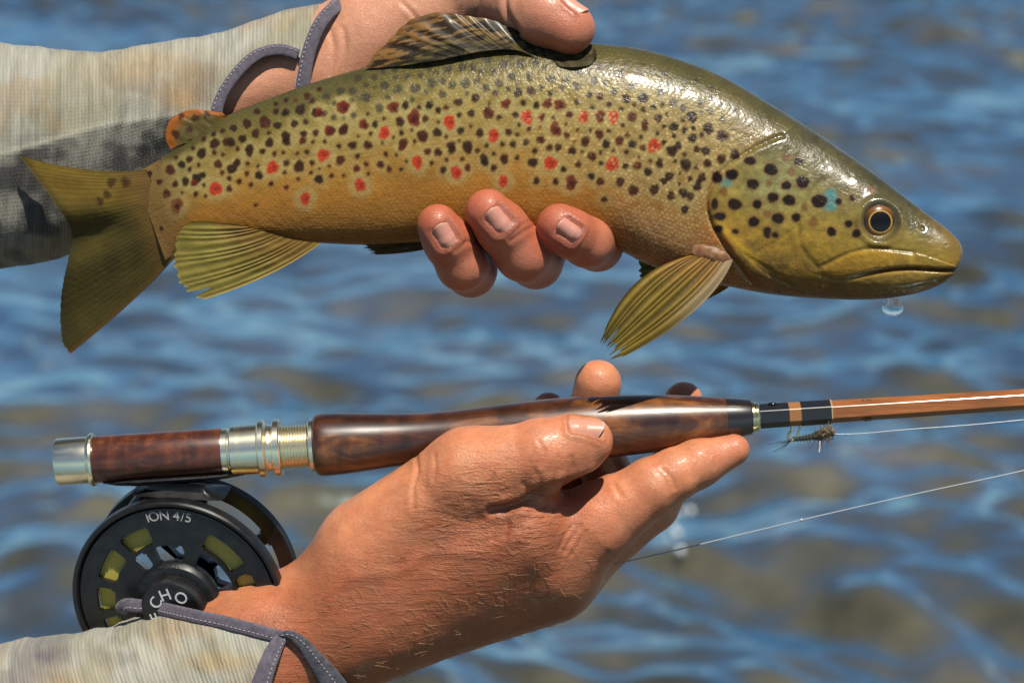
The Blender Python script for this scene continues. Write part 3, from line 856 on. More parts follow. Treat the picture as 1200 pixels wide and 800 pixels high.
# ------------------------------------------------------------------ hands and arms grown from a distance field
def cone_d(P, a, b, r0, r1):
    a = np.asarray(a, np.float32); b = np.asarray(b, np.float32)
    ba = b - a
    L2 = float(ba @ ba) + 1e-6
    pa = P - a
    t = np.clip(pa @ ba / L2, 0, 1)
    d = pa - t[..., None] * ba
    return np.sqrt((d * d).sum(-1)) - (r0 + (r1 - r0) * t)

def smin(a, b, k):
    h = np.maximum(k - np.abs(a - b), 0) / k
    return np.minimum(a, b) - h * h * k * 0.25

class Hand:
    """base: list of (a, b, r0, r1, k); fingers: list of (joints [(x,y,z,r)...], k to the palm, k between phalanges)"""
    def __init__(s, base, fingers, kf=5.0):
        s.base, s.fingers, s.kf = base, fingers, kf
    def __call__(s, P):
        P = np.asarray(P, np.float32)
        pal = None
        for a, b, r0, r1, k in s.base:
            d = cone_d(P, a, b, r0, r1)
            pal = d if pal is None else smin(pal, d, k)
        out = pal
        for J, k, kj in s.fingers:
            f = None
            for p, q in zip(J[:-1], J[1:]):
                d = cone_d(P, p[:3], q[:3], p[3], q[3])
                f = d if f is None else smin(f, d, kj)
            out = smin(out, smin(pal, f, k), s.kf)
        return out
    def grad(s, P, e=0.8):
        g = np.stack([s(P + np.array(v, np.float32) * e) - s(P - np.array(v, np.float32) * e) for v in np.eye(3)], -1)
        return g / (np.linalg.norm(g, axis=-1, keepdims=True) + 1e-9)

def surface_net(f, lo, hi, vox):
    """naive surface nets: field on a grid -> vertices, quads"""
    ax = [np.arange(lo[k], hi[k] + vox, vox, dtype=np.float32) for k in range(3)]
    n = [len(a) for a in ax]
    # coarse pass keeps only the cells near the surface
    D = np.empty(n, np.float32)
    cs = 4
    sub = [a[::cs] for a in ax]
    G = np.stack(np.meshgrid(*sub, indexing='ij'), -1)
    C = f(G.reshape(-1, 3)).reshape(G.shape[:3])
    big = np.repeat(np.repeat(np.repeat(C, cs, 0), cs, 1), cs, 2)[:n[0], :n[1], :n[2]]
    D[:] = np.where(big > 0, 50, -50)
    near = np.abs(big) < vox * cs * 2.3
    I = np.nonzero(near)
    pts = np.stack([ax[k][I[k]] for k in range(3)], -1)
    val = np.concatenate([f(pts[i:i + 400000]) for i in range(0, len(pts), 400000)])
    D[I] = val
    s = D < 0
    act = np.zeros([m - 1 for m in n], np.int8)
    corners = [(a, b, c) for a in (0, 1) for b in (0, 1) for c in (0, 1)]
    for a, b, c in corners:
        act += s[a:n[0] - 1 + a, b:n[1] - 1 + b, c:n[2] - 1 + c]
    A = np.nonzero((act > 0) & (act < 8))
    A = np.stack(A, 1)
    idm = np.full([m - 1 for m in n], -1, np.int64)
    idm[A[:, 0], A[:, 1], A[:, 2]] = np.arange(len(A))
    acc = np.zeros((len(A), 3)); cnt = np.zeros(len(A))
    cv = {c: D[A[:, 0] + c[0], A[:, 1] + c[1], A[:, 2] + c[2]] for c in corners}
    for c0 in corners:
        for k in range(3):
            if c0[k] == 0:
                c1 = tuple(1 if i == k else c0[i] for i in range(3))
                v0, v1 = cv[c0], cv[c1]
                m = (v0 < 0) != (v1 < 0)
                t = np.where(m, v0 / np.where(m, v0 - v1, 1), 0)
                p = np.array(c0, float)[None] + 0 * t[:, None]
                p[:, k] += t
                acc[m] += p[m]; cnt[m] += 1
    V = (A + acc / cnt[:, None]) * vox + np.array([a[0] for a in ax])
    Fs = []
    for k in range(3):
        i, j = [(1, 2), (2, 0), (0, 1)][k]
        lo_s = [slice(0, m) for m in n]; hi_s = [slice(0, m) for m in n]
        lo_s[k] = slice(0, n[k] - 1); hi_s[k] = slice(1, n[k])
        ch = s[tuple(lo_s)] != s[tuple(hi_s)]
        E = np.stack(np.nonzero(ch), 1)
        ok = (E[:, i] > 0) & (E[:, j] > 0) & (E[:, i] < n[i] - 1) & (E[:, j] < n[j] - 1)
        E = E[ok]
        q = []
        for da, db in ((1, 1), (0, 1), (0, 0), (1, 0)):
            X = E.copy(); X[:, i] -= da; X[:, j] -= db
            q.append(idm[X[:, 0], X[:, 1], X[:, 2]])
        q = np.stack(q, 1)
        fl = s[tuple(E.T)]
        q[~fl] = q[~fl][:, ::-1]
        Fs.append(q[(q >= 0).all(1)])
    return V, np.vstack(Fs)

def skin_mat(name, wet=0.0):
    m = M(name)
    P = m.P()
    c = m.colattr()
    n1 = m.noise(P, 26.0, 3, 0.6)
    c = m.mix(1.0, c, m.ramp(n1, [(0.3, (0.90, 0.88, 0.86)), (0.7, (1.08, 1.09, 1.10))]), 'MULTIPLY')
    crs = m.n('ShaderNodeMix', _data_type='RGBA', _blend_type='MULTIPLY')
    m.l(c, crs.inputs[6])
    m.l(crs.outputs[2], m.b.inputs['Base Color'])
    m.set(Subsurface_Weight=0.10, Subsurface_Radius=(0.003, 0.0011, 0.0005), Subsurface_Scale=0.5, Specular_IOR_Level=0.40, Coat_Weight=wet, Coat_Roughness=0.18)
    m.l(m.ramp(m.noise(P, 5, 3), [(0.35, 0.38), (0.65, 0.52)]), m.b.inputs['Roughness'])
    # net of skin lines in two sizes, stretched across the limb
    def net(rot, st, scale, warp, wid):
        Ps = m.P(st, (0, 0, rot))
        a = m.n('ShaderNodeTexNoise', Scale=2.2, Detail=3); m.l(Ps, a.inputs['Vector'])
        add = m.n('ShaderNodeMix', _data_type='VECTOR'); add.inputs[0].default_value = warp
        m.l(Ps, add.inputs[4]); m.l(a.outputs['Color'], add.inputs[5])
        v = m.n('ShaderNodeTexVoronoi', Scale=scale, _feature='DISTANCE_TO_EDGE'); m.l(add.outputs[1], v.inputs['Vector'])
        return m.ramp(v.outputs['Distance'], [(0.0, 0.0), (wid, 0.8), (wid * 3.2, 1.0)])
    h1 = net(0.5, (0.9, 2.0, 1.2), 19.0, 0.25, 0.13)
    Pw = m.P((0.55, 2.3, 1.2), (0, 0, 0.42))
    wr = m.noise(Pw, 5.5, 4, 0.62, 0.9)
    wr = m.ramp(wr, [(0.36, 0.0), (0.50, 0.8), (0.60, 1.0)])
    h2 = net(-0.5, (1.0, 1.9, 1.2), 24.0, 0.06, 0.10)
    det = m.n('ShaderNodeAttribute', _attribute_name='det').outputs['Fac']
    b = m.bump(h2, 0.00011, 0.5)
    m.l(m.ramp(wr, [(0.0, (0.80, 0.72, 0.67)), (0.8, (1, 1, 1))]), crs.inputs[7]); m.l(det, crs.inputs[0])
    b2 = m.n('ShaderNodeBump', Distance=0.00018)
    m.l(h1, b2.inputs['Height']); m.l(b, b2.inputs['Normal'])
    brk = m.ramp(m.noise(P, 4.5, 3, 0.6), [(0.35, 0.25), (0.62, 1.0)])
    m.l(m.math('MULTIPLY', det, brk), b2.inputs['Strength'])
    b4 = m.n('ShaderNodeBump', Distance=0.00034)
    m.l(wr, b4.inputs['Height']); m.l(b2.outputs[0], b4.inputs['Normal']); m.l(m.math('MULTIPLY', det, 0.9), b4.inputs['Strength'])
    b3 = m.bump(m.noise(P, 4.0, 3, 0.55), 0.0008, 0.3, b4.outputs[0])
    m.l(b3, m.b.inputs['Normal'])
    return m.m

def nail_mat():
    m = M('fingernail')
    n = m.noise(m.P((1, 1, 1)), 14, 2)
    m.l(m.colattr(), m.b.inputs['Base Color'])
    m.set(Roughness=0.36, Specular_IOR_Level=0.35, Coat_Weight=0.06, Coat_Roughness=0.12, Subsurface_Weight=0.1, Subsurface_Scale=0.0008)
    m.l(m.bump(n, 0.0002, 0.4), m.b.inputs['Normal'])
    return m.m
NAILM = nail_mat()

def nail_frame(hand, base, tip, up):
    a = np.asarray(tip, float) - np.asarray(base, float); L = np.linalg.norm(a); a /= L
    n = np.asarray(up, float); n = n - (n @ a) * a; n /= np.linalg.norm(n)
    b = np.cross(a, n)
    return a, n, b

def raymarch(hand, O, Dv, t0=0.0, n=40):
    t = np.full(len(O), t0, float)
    for _ in range(n):
        t += 0.8 * -hand(O + t[:, None] * Dv)
    return t

def nail(hand, arm, centre, ax, up, length, width, lift=2.3, col=(0.50, 0.27, 0.20), white=0.12, phi=0.95):
    """plate laid on the finger: centre is a point of the bone axis under the nail"""
    centre = np.asarray(centre, float)
    a, n, b = nail_frame(hand, centre, centre + np.asarray(ax, float), up)
    nu, nv = 29, 33
    u = np.linspace(-1, 1, nu); v = np.linspace(0, 1, nv)
    Uu, Vv = np.meshgrid(u, v, indexing='ij')
    # square nail outline with rounded corners at both ends
    ln = np.where(Vv > 0, 1, 1)
    root = 0.30 * (np.abs(Uu) ** 2.2)
    free = 1 - 0.30 * np.abs(Uu) ** 2.2
    vv = root + (free - root) * Vv
    wmod = 0.90 + 0.16 * np.sin(np.pi * np.clip(vv * 0.8 + 0.12, 0, 1))
    O = centre + ((vv - 0.5) * length)[..., None] * a
    th = Uu * phi * wmod
    Dv = np.cos(th)[..., None] * n + np.sin(th)[..., None] * b
    t = raymarch(hand, O.reshape(-1, 3), Dv.reshape(-1, 3), t0=10.0)
    tm = t.reshape(nu, nv)
    # flatten the tip: a nail carries straight on where the finger pad drops away
    tm = np.maximum(tm, tm[:, [nv // 2]] * (1 - 0.12 * np.clip(Vv - 0.5, 0, 1)))
    off = lift * (1 - 0.55 * np.abs(Uu) ** 4) * np.clip(0.2 + Vv * 3.2, 0, 1)
    sc = width / (2 * np.sin(phi) * np.mean(tm[:, nv // 2]))
    lat = O + (tm * np.cos(th) + off)[..., None] * n + (tm * np.sin(th) * sc)[..., None] * b
    top = lat.reshape(-1, 3)
    bot = (lat - 2.2 * Dv).reshape(-1, 3)
    N = nu * nv
    F1 = grid_faces(nu, nv); F2 = grid_faces(nu, nv, off=N)[:, ::-1]
    ring = np.concatenate([np.arange(nv), nv * np.arange(1, nu) + nv - 1, (nu - 1) * nv + np.arange(nv - 2, -1, -1), nv * np.arange(nu - 2, 0, -1)])
    rn = np.roll(ring, -1)
    F3 = np.stack([ring, ring + N, rn + N, rn], 1)
    c = np.tile(np.asarray(col, float), (N, 1))
    V1 = Vv.ravel(); U1 = np.abs(Uu).ravel()
    lun = 1 - sstep(0.10, 0.24, V1 + 0.2 * U1 ** 2)
    c += (0.22 * lun)[:, None] * (np.array([0.56, 0.34, 0.27]) - c)
    fr = sstep(1 - white, 1 - white + 0.05, V1 + 0.03 * U1)
    c += (0.6 * fr)[:, None] * (np.array([0.52, 0.37, 0.27]) - c)
    return mesh('fingernail', np.vstack([top, bot]), np.vstack([F1, F2, F3]), NAILM, arm, np.vstack([c, c]), recalc=True)

def nail_zone(V, centre, ax, up, length, width):
    """signed coordinates of skin points relative to a nail: used for the fold round it"""
    a, n, b = nail_frame(None, np.asarray(centre), np.asarray(centre) + np.asarray(ax, float), up)
    q = V - np.asarray(centre, float)
    la, lb, h = q @ a, q @ b, q @ n
    d = np.maximum(np.abs(lb) - width / 2, np.maximum(la - length / 2, -la - length / 2))
    d2 = np.where((np.abs(lb) > width / 2 - 4) & (np.abs(la) > length / 2 - 4), np.hypot(np.abs(lb) - width / 2 + 4, np.abs(la) - length / 2 + 4) - 4, d)
    return d2, h, la

def arm_mesh(name, hand, lo, hi, vox, parent, colf, mat, creases=(), nails=(), relief=None):
    V, Fc = surface_net(hand, lo, hi, vox)
    N = hand.grad(V.astype(np.float32))
    dsp = np.zeros(len(V))
    for pts, w_, dep, zmin in creases:
        cr = curve(pts, 40)
        d = pdist(V[:, 0], V[:, 1], cr[:, :2])
        fade = 1.0
        dsp += np.where((V[:, 2] > zmin) & (N[:, 2] > -0.1), -dep * np.exp(-(d / w_) ** 2) + 0.35 * dep * np.exp(-((d - 2.2 * w_) / (1.3 * w_)) ** 2), 0)
    for cen, ax, up, ln, wd in nails:
        d, h, la = nail_zone(V, cen, ax, up, ln, wd)
        near = (h > 0) & (d < 14)
        fold = np.where(near, 1.6 * np.exp(-((d - 3.2) / 2.6) ** 2) * sstep(ln * 0.5, ln * 0.25, la) - 1.5 * (1 - sstep(-4, -0.5, d)), 0)
        dsp += fold
    dsp += 1.5 * (fbm(V[:, 0] / 34, V[:, 1] / 34, V[:, 2] / 34, oct=3, seed=61) - 0.5)
    if relief is not None: dsp += relief(V, N)
    V2 = V + dsp[:, None] * N
    c, det = colf(V, N)
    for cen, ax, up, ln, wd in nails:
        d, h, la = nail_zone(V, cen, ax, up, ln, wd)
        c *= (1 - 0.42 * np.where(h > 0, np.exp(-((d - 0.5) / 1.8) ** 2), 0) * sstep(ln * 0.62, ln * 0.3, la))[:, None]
    o = mesh(name, V2, Fc, mat, parent, c, recalc=False)
    a = o.data.attributes.new('det', 'FLOAT', 'POINT')
    a.data.foreach_set('value', np.asarray(det, np.float32))
    return o

def wrinkle_field(V, lines, spread, freq, amp):
    """soft parallel skin folds running along a set of guide lines"""
    return 0

PERSON = thing('person', (-60, 820, -60), 'angler, only the forearms and hands in view, wearing a pale camouflage sun shirt', 'person')

# ---------------- upper hand: palm behind the trout, thumb over its back, three finger ends under its belly
uh_base = [
    (Q(40, 165, -118), Q(250, 112, -112), 76, 61, 10),
    (Q(250, 112, -112), Q(380, 78, -110), 61, 60, 30),
    (Q(395, 70, -112), Q(560, 20, -120), 58, 66, 30),
    (Q(392, 88, -112), Q(545, 60, -128), 54, 60, 30),
    (Q(380, 110, -118), Q(640, 120, -140), 62, 48, 30),
    (Q(440, 40, -92), Q(575, -8, -62), 58, 44, 34),
]
fA = [(*Q(560, 120, -140), 37.2), (*Q(565, 262, -92), 31.6), (*Q(552, 318, -8), 28.8), (*Q(541, 311, 40), 27.9), (*Q(524, 282, 60), 27.4), (*Q(513, 264, 66), 24.2)]
fB = [(*Q(610, 100, -140), 37.2), (*Q(650, 262, -95), 32.6), (*Q(628, 306, -14), 30.7), (*Q(613, 298, 44), 30.7), (*Q(588, 267, 66), 28.8), (*Q(572, 248, 72), 26.0)]
fC = [(*Q(650, 90, -140), 37.2), (*Q(716, 240, -95), 31.6), (*Q(700, 288, -12), 28.8), (*Q(688, 284, 42), 27.9), (*Q(668, 273, 64), 27.4), (*Q(655, 264, 68), 25.1)]
fT = [(*Q(560, -14, -62), 44), (*Q(606, 4, -8), 37), (*Q(640, 20, 22), 35), (*Q(667, 34, 32), 30)]
UH = Hand(uh_base, [(fT, 26, 8), (fA, 24, 9), (fB, 24, 9), (fC, 24, 9)], 4.0)
uh_nails = []
for f, dr, w_, ln in ((fA, (0.0, -0.05, 1.0), 33, 33), (fB, (0.05, -0.05, 1.0), 34, 35), (fC, (0.10, 0.05, 1.0), 32, 33)):
    p, q = np.array(f[-1][:3]), np.array(f[-2][:3])
    ax = p - q
    uh_nails.append((p * 0.62 + q * 0.38, ax, dr, ln - 4, w_ - 6))
_p, _q = np.array(fT[-1][:3]), np.array(fT[-2][:3])
uh_nails.append((_p * 0.9 + _q * 0.1, _p - _q, (0.30, -1.0, 0.42), 33, 30))

def uh_col(V, N):
    x, y, z = V.T
    c = np.tile(np.array([0.53, 0.245, 0.145]), (len(V), 1))
    tip = np.zeros(len(V))
    for f, rr in ((fA, 40), (fB, 42), (fC, 40), (fT, 46)):
        p = np.array(f[-1][:3]); tip = np.maximum(tip, np.exp(-(np.linalg.norm(V - p, axis=1) / rr) ** 2))
    fing = sstep(190, 240, y) * 1.0
    c += np.clip(0.55 * fing + 0.6 * tip, 0, 0.9)[:, None] * (np.array([0.37, 0.095, 0.046]) - c)
    c += (0.55 * tip)[:, None] * (np.array([0.41, 0.098, 0.052]) - c)
    c *= (0.84 + 0.32 * fbm(x / 30, y / 30, z / 30, oct=4, seed=5))[:, None]
    return c, np.full(len(V), 0.08)
uh_cr = [([(594, -10), (592, 8), (596, 26), (606, 44)], 3.0, 3.2, -60), ([(470, 0), (480, 10), (488, 20)], 2.5, 1.2, -80), ([(545, -5), (540, 10), (536, 22)], 3, 1.2, -80), ([(562, -5), (560, 10), (556, 24)], 3, 1.4, -80),
         ([(534, 296), (546, 288), (556, 286)], 2.4, 1.0, 20), ([(598, 286), (612, 276), (622, 270)], 2.4, 1.0, 20), ([(594, 282), (608, 271), (618, 264)], 2.0, 0.8, 20),
         ([(400, 30), (402, 55), (398, 84)], 3, 1.2, -80), ([(384, 30), (388, 55), (384, 84)], 3, 1.0, -80)]
SKU = skin_mat('skin_of_upper_hand', 0.05)
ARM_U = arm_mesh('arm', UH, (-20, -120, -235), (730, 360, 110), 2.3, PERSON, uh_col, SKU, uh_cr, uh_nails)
ARM_U['label'] = 'arm whose hand grips the trout from behind'
for k, (cen, ax, up, ln, wd) in enumerate(uh_nails):
    nail(UH, ARM_U, cen, ax, up, ln, wd, white=0.07, col=(0.47, 0.215, 0.16) if k < 3 else (0.52, 0.25, 0.18))

# ---------------- lower hand: palm up under the grip, thumb in front, fingers reaching up behind it
lh_base = [
    (Q(40, 905, -40), Q(300, 772, -28), 118, 86, 10),
    (Q(300, 772, -28), Q(430, 708, -22), 86, 76, 24),
    (Q(425, 690, -6), Q(612, 620, 28), 66, 58, 34),
    (Q(432, 640, 10), Q(552, 554, 50), 57, 47, 34),
    (Q(430, 716, -26), Q(640, 662, -24), 74, 63, 40),
    (Q(430, 725, -70), Q(640, 668, -66), 64, 56, 34),
    (Q(425, 722, -122), Q(625, 660, -124), 54, 50, 34),
    (Q(420, 712, -160), Q(595, 650, -172), 44, 42, 34),
]
gT = [(*Q(548, 554, 54), 47), (*Q(596, 542, 66), 41), (*Q(636, 533, 72), 41.5), (*Q(668, 523, 72), 36), (*Q(690, 517, 71), 28)]
gI = [(*Q(648, 652, -6), 57), (*Q(700, 612, 16), 45), (*Q(764, 570, 28), 33.5), (*Q(790, 556, 27), 30), (*Q(818, 543, 24), 28), (*Q(860, 527, 20), 18.5)]
gM = [(*Q(650, 665, -66), 52), (*Q(762, 590, -92), 34), (*Q(806, 522, -76), 29), (*Q(801, 470, -58), 23.5)]
gR = [(*Q(630, 660, -125), 48), (*Q(728, 590, -128), 33), (*Q(688, 508, -92), 30), (*Q(701, 449, -60), 28)]
gL = [(*Q(600, 650, -172), 42), (*Q(672, 588, -165), 30), (*Q(655, 512, -112), 25), (*Q(643, 479, -76), 20)]
LH = Hand(lh_base, [(gT, 30, 7), (gI, 26, 7), (gM, 26, 8), (gR, 26, 8), (gL, 26, 8)], 4.0)
_p, _q = np.array(gT[-1][:3]), np.array(gT[-2][:3])
lh_nails = [(_p * 0.80 + _q * 0.20 + np.array([0, 0, 0]), _p - _q + np.array([3.0, 6.0, 0]), (0.52, -0.62, 0.60), 42, 32)]
fold_lines = [
    ([(578, 590), (594, 588), (612, 583), (626, 572), (640, 566), (668, 560), (700, 552)], 4.5, 6.0, -40),
    ([(588, 590), (600, 596), (594, 608)], 3.5, 1.6, -40),
    ([(592, 594), (594, 606), (592, 620)], 3.0, 1.5, -40),
    ([(640, 596), (648, 590), (656, 584)], 3.0, 1.2, -40),
    ([(612, 583), (618, 570), (612, 560)], 3.0, 0.8, 20), ([(630, 572), (632, 558), (626, 545)], 3.0, 0.8, 20),
    ([(644, 560), (652, 545), (652, 528)], 2.4, 0.8, 20), ([(632, 540), (636, 526), (630, 512)], 2.2, 0.8, 20), ([(660, 556), (667, 542), (666, 530)], 2.4, 0.9, 20),
    ([(489, 530), (492, 548), (488, 566), (488, 590)], 2.4, 1.2, 0), ([(512, 528), (513, 545), (511, 556)], 2.2, 0.9, 0),
    ([(660, 640), (668, 626), (678, 612)], 2.4, 1.2, -20), ([(654, 636), (661, 622), (670, 610)], 2.2, 1.0, -20), ([(668, 645), (676, 632), (684, 618)], 2.2, 1.0, -20),
    ([(772, 546), (782, 556), (786, 568)], 2.2, 1.0, -20), ([(766, 548), (776, 560), (778, 572)], 2.2, 0.8, -20), ([(826, 528), (832, 535), (833, 545)], 2.0, 0.9, -20), ([(718, 566), (724, 576)], 3, 1.0, -20),
]
def lh_col(V, N):
    x, y, z = V.T
    c = np.tile(np.array([0.52, 0.20, 0.095]), (len(V), 1))
    # tan and painted shade on forearm and hand back, pinker knuckles and finger ends
    back = sstep(590, 690, y + 0.42 * (x - 430) + 40 * (fbm(x / 40, y / 40, oct=3, seed=25) - 0.5))
    c += (0.85 * back * sstep(730, 640, x))[:, None] * (np.array([0.28, 0.078, 0.029]) - c)
    for p, rr, a_ in ((np.array([640, 533, 72]), 46, 0.5), (np.array([700, 612, 20]), 60, 0.45), (np.array([860, 527, 8]), 46, 0.7), (np.array([690, 517, 71]), 34, 0.4), (np.array([766, 568, 20]), 34, 0.4)):
        c += (a_ * np.exp(-(np.linalg.norm(V - p, axis=1) / rr) ** 2))[:, None] * (np.array([0.50, 0.150, 0.078]) - c)
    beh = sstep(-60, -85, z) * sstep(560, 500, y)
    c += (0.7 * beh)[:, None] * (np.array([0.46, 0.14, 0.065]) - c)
    c *= (0.72 + 0.56 * fbm(x / 26, y / 26, z / 26, oct=4, seed=15))[:, None] * np.stack([np.ones(len(V)), 0.86 + 0.28 * fbm(x / 17, y / 17, z / 17, oct=3, seed=16), 0.84 + 0.32 * fbm(x / 17, y / 17, z / 17, oct=3, seed=16)], 1)
    fr = _hash(np.floor(x / 5), np.floor(y / 5), np.floor(z / 5), 9)
    sp = np.exp(-((x - 580) ** 2 + (y - 548) ** 2) / 5.0) * (z > 20)
    c += (0.85 * sp)[:, None] * (np.array([0.09, 0.03, 0.02]) - c)
    sp = np.exp(-((x - 711) ** 2 / 20 + (y - 640) ** 2 / 14)) * (z > -30)
    c += (0.7 * sp)[:, None] * (np.array([0.10, 0.035, 0.02]) - c)
    d1 = np.exp(-(((x - 575) / 75) ** 2 + ((y - 590) / 55) ** 2))
    det = 0.10 + 0.9 * np.clip(1.1 * d1 + 0.42 * back * sstep(730, 640, x), 0, 1)
    return c, det
def lh_relief(V, N):
    x, y, z = V.T
    u = x * 0.86 - y * 0.5; v = x * 0.5 + y * 0.86
    ten = 1.8 * np.exp(-((v - (0.5 * 520 + 0.86 * 668)) / 12) ** 2) * sstep(400, 470, x) * sstep(620, 560, x)
    vein = curve([(420, 668), (470, 662), (510, 640), (560, 640), (610, 622)], 40)
    d = pdist(x, y, vein)
    area = np.exp(-(((x - 560) / 95) ** 2 + ((y - 600) / 60) ** 2))
    fine = area * 0.8 * (fbm(u / 9, v / 4.5, z / 9, oct=3, seed=71) - 0.5)
    return np.where(N[:, 2] > 0, 1.5 * np.exp(-(d / 7) ** 2) + fine, 0)
SKL = skin_mat('skin_of_lower_hand', 0.04)
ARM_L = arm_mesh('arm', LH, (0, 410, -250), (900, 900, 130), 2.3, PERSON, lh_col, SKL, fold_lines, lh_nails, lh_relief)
ARM_L['label'] = 'tanned arm whose hand cradles the fly rod'
for cen, ax, up, ln, wd in lh_nails:
    nail(LH, ARM_L, cen, ax, up, ln, wd, white=0.08, col=(0.52, 0.24, 0.165))

def arm_hair(n, region, seed):
    r = np.random.default_rng(seed)
    me = ARM_L.data
    co = np.empty(len(me.vertices) * 3, np.float32); me.vertices.foreach_get('co', co)
    at = np.empty(len(me.vertices) * 3, np.float32); me.attributes['P'].data.foreach_get('vector', at)
    X = at.reshape(-1, 3).astype(float) * 100
    Nn = LH.grad(X.astype(np.float32))
    w_ = region(X, Nn); w_ = w_ / w_.sum()
    out = []
    for k in r.choice(len(X), n, p=w_, replace=False):
        p, nn = X[k], Nn[k]
        g = np.array([0.8, 0.15, 0.0]) + r.normal(size=3) * 0.45
        g = g - (g @ nn) * nn; g /= np.linalg.norm(g)
        L = r.uniform(8, 17); q = r.normal(size=3) * 0.25
        path = [p + nn * (-0.6 + 4.2 * f - 1.6 * f * f) + g * L * f + q * L * f * f * 0.5 for f in np.linspace(0, 1, 5)]
        out.append(tube(path, np.linspace(0.30, 0.10, 5), 4, cap=False))
    o = mesh('arm_hair', *join(*out), simple('fair_hair', (0.36, 0.21, 0.10), 0.4), ARM_L)
    tag(o, kind='stuff')
arm_hair(300, lambda X, N: sstep(640, 700, X[:, 1] + 0.45 * (X[:, 0] - 430)) * sstep(700, 640, X[:, 0]) * (N[:, 2] > -0.25) * (X[:, 0] > 300) + 1e-9, 6)
# ------------------------------------------------------------------ fly rod
RA = np.array([0.0, 545.4, 0.0]); RD = np.array([1.0, -0.0648, 0.0]); RDn = RD / np.linalg.norm(RD)
RE2 = np.array([0.0648, 1.0, 0.0]) / np.linalg.norm([0.0648, 1.0])
def rod_pt(x, down=0.0, z=0.0):
    return RA + RD * x + RE2 * down + np.array([0, 0, z])
def rlathe(prof, seg=64):
    p = [((x - 0) * np.linalg.norm(RD), r) for x, r in prof]
    return lathe(RA, RDn, p, seg)

def wood_mat(name, dark, mid, light, scale=1.0, coat=0.45):
    m = M(name)
    P = m.P((0.9 * scale, 3.2 * scale, 3.2 * scale), (0, 0, -0.065))
    n1 = m.noise(P, 1.1, 5, 0.62, 1.6)
    P2 = m.P((9 * scale, 60 * scale, 60 * scale), (0, 0, -0.065))
    n2 = m.noise(P2, 1.0, 3, 0.5)
    P3 = m.P((3.6 * scale, 1.1 * scale, 1.1 * scale), (0, 0, 0.2))
    n3 = m.noise(P3, 1.4, 2, 0.5, 0.8)
    c = m.ramp(n1, [(0.30, dark), (0.50, mid), (0.66, light)])
    c = m.mix(1.0, c, m.ramp(n2, [(0.3, 0.85), (0.65, 1.06)]), 'MULTIPLY')
    c = m.mix(1.0, c, m.ramp(n3, [(0.36, 0.68), (0.62, 1.3)]), 'MULTIPLY')
    m.l(c, m.b.inputs['Base Color'])
    m.set(Roughness=0.33, Coat_Weight=coat, Coat_Roughness=0.06)
    m.l(m.bump(n2, 0.00005, 0.4), m.b.inputs['Normal'])
    m.l(m.bump(m.noise(m.P(), 6, 3), 0.0003, 0.25), m.b.inputs['Coat Normal'])
    return m.m
GRIPM = wood_mat('figured_walnut', (0.018, 0.0058, 0.0028), (0.058, 0.0175, 0.0055), (0.19, 0.068, 0.014), 0.7)
SEATM = wood_mat('dark_rosewood', (0.022, 0.007, 0.004), (0.075, 0.020, 0.008), (0.125, 0.036, 0.013), 1.3)
def metal_mat(name, col, rough):
    m = M(name)
    P = m.P((30, 2, 2))
    m.l(m.ramp(m.noise(m.P(), 9, 3, .6), [(0.35, rough * .97), (0.7, rough * 1.04)]), m.b.inputs['Roughness'])
    m.set(Base_Color=col, Metallic=1.0)
    return m.m
NICKEL = metal_mat('nickel_silver', (0.92, 0.84, 0.62), 0.25)
BRASS = metal_mat('pale_brass', (0.78, 0.66, 0.36), 0.18)

ROD = thing('fly_rod', rod_pt(640, 30), 'bamboo fly rod with a figured walnut grip and nickel reel seat', 'fishing rod')
def part(name, vf, mat, parent, col=None, smooth=True, sharp=30):
    o = mesh(name, vf[0], vf[1], mat, parent, col, smooth)
    if sharp: sharpen(o, sharp)
    return o

cap = part('butt_cap', rlathe([(66, 0.01), (66, 24), (67.2, 26.6), (69, 27.6), (104, 27.6), (105, 28.6), (106, 30.5), (108.5, 31.4), (111, 30.6), (112, 28.4), (112, 0.01)]), NICKEL, ROD)
part('reel_seat', rlathe([(111.5, 0.01), (111.5, 27.2), (113, 27.8), (258, 27.4), (261.5, 27.0), (261.5, 0.01)]), SEATM, ROD)
def ribbed(x0, x1, r0, r1, pitch):
    n = int((x1 - x0) / pitch)
    pr = [(x0, 0.01)]
    for k in range(n):
        a = x0 + k * pitch
        pr += [(a, r0), (a + pitch * .30, r1), (a + pitch * .55, r1), (a + pitch * .85, r0)]
    return pr + [(x1, r0), (x1, 0.01)]
part('end_ring', rlathe([(260, 0.01), (260, 25.5), (261, 26.6), (268, 26.6), (269.2, 25.5), (269.2, 24.6), (272, 24.6), (272, 0.01)]), NICKEL, ROD)
part('slide_hood', rlathe([(271, 0.01), (271, 28.2), (272.2, 29.3), (278.0, 29.4), (278.4, 28.9), (279.0, 28.9), (279.4, 29.4), (281.6, 29.4), (282, 28.9), (282.6, 28.9), (283, 29.4), (303, 29.8), (304, 29.8), (304, 0.01)]), NICKEL, ROD)
part('lock_ring', rlathe([(303.5, 0.01), (303.5, 32), (304.8, 33.6), (310.5, 33.8), (312, 32.4), (313.5, 29.0), (316, 27.6), (319.5, 27.6), (321.5, 29.5), (321.5, 0.01)]), NICKEL, ROD)
part('lock_ring', rlathe([(321, 0.01), (321, 32), (322.4, 33.6), (328.6, 33.6), (330, 32.2), (330.5, 27), (330.5, 0.01)]), NICKEL, ROD)
part('thread', rlathe(ribbed(330, 364, 23.6, 26.4, 3.3)), NICKEL, ROD)
part('collar', rlathe([(363, 0.01), (363, 29.5), (364.2, 31.2), (368, 31.4), (369.5, 30.2), (369.5, 0.01)]), NICKEL, ROD)
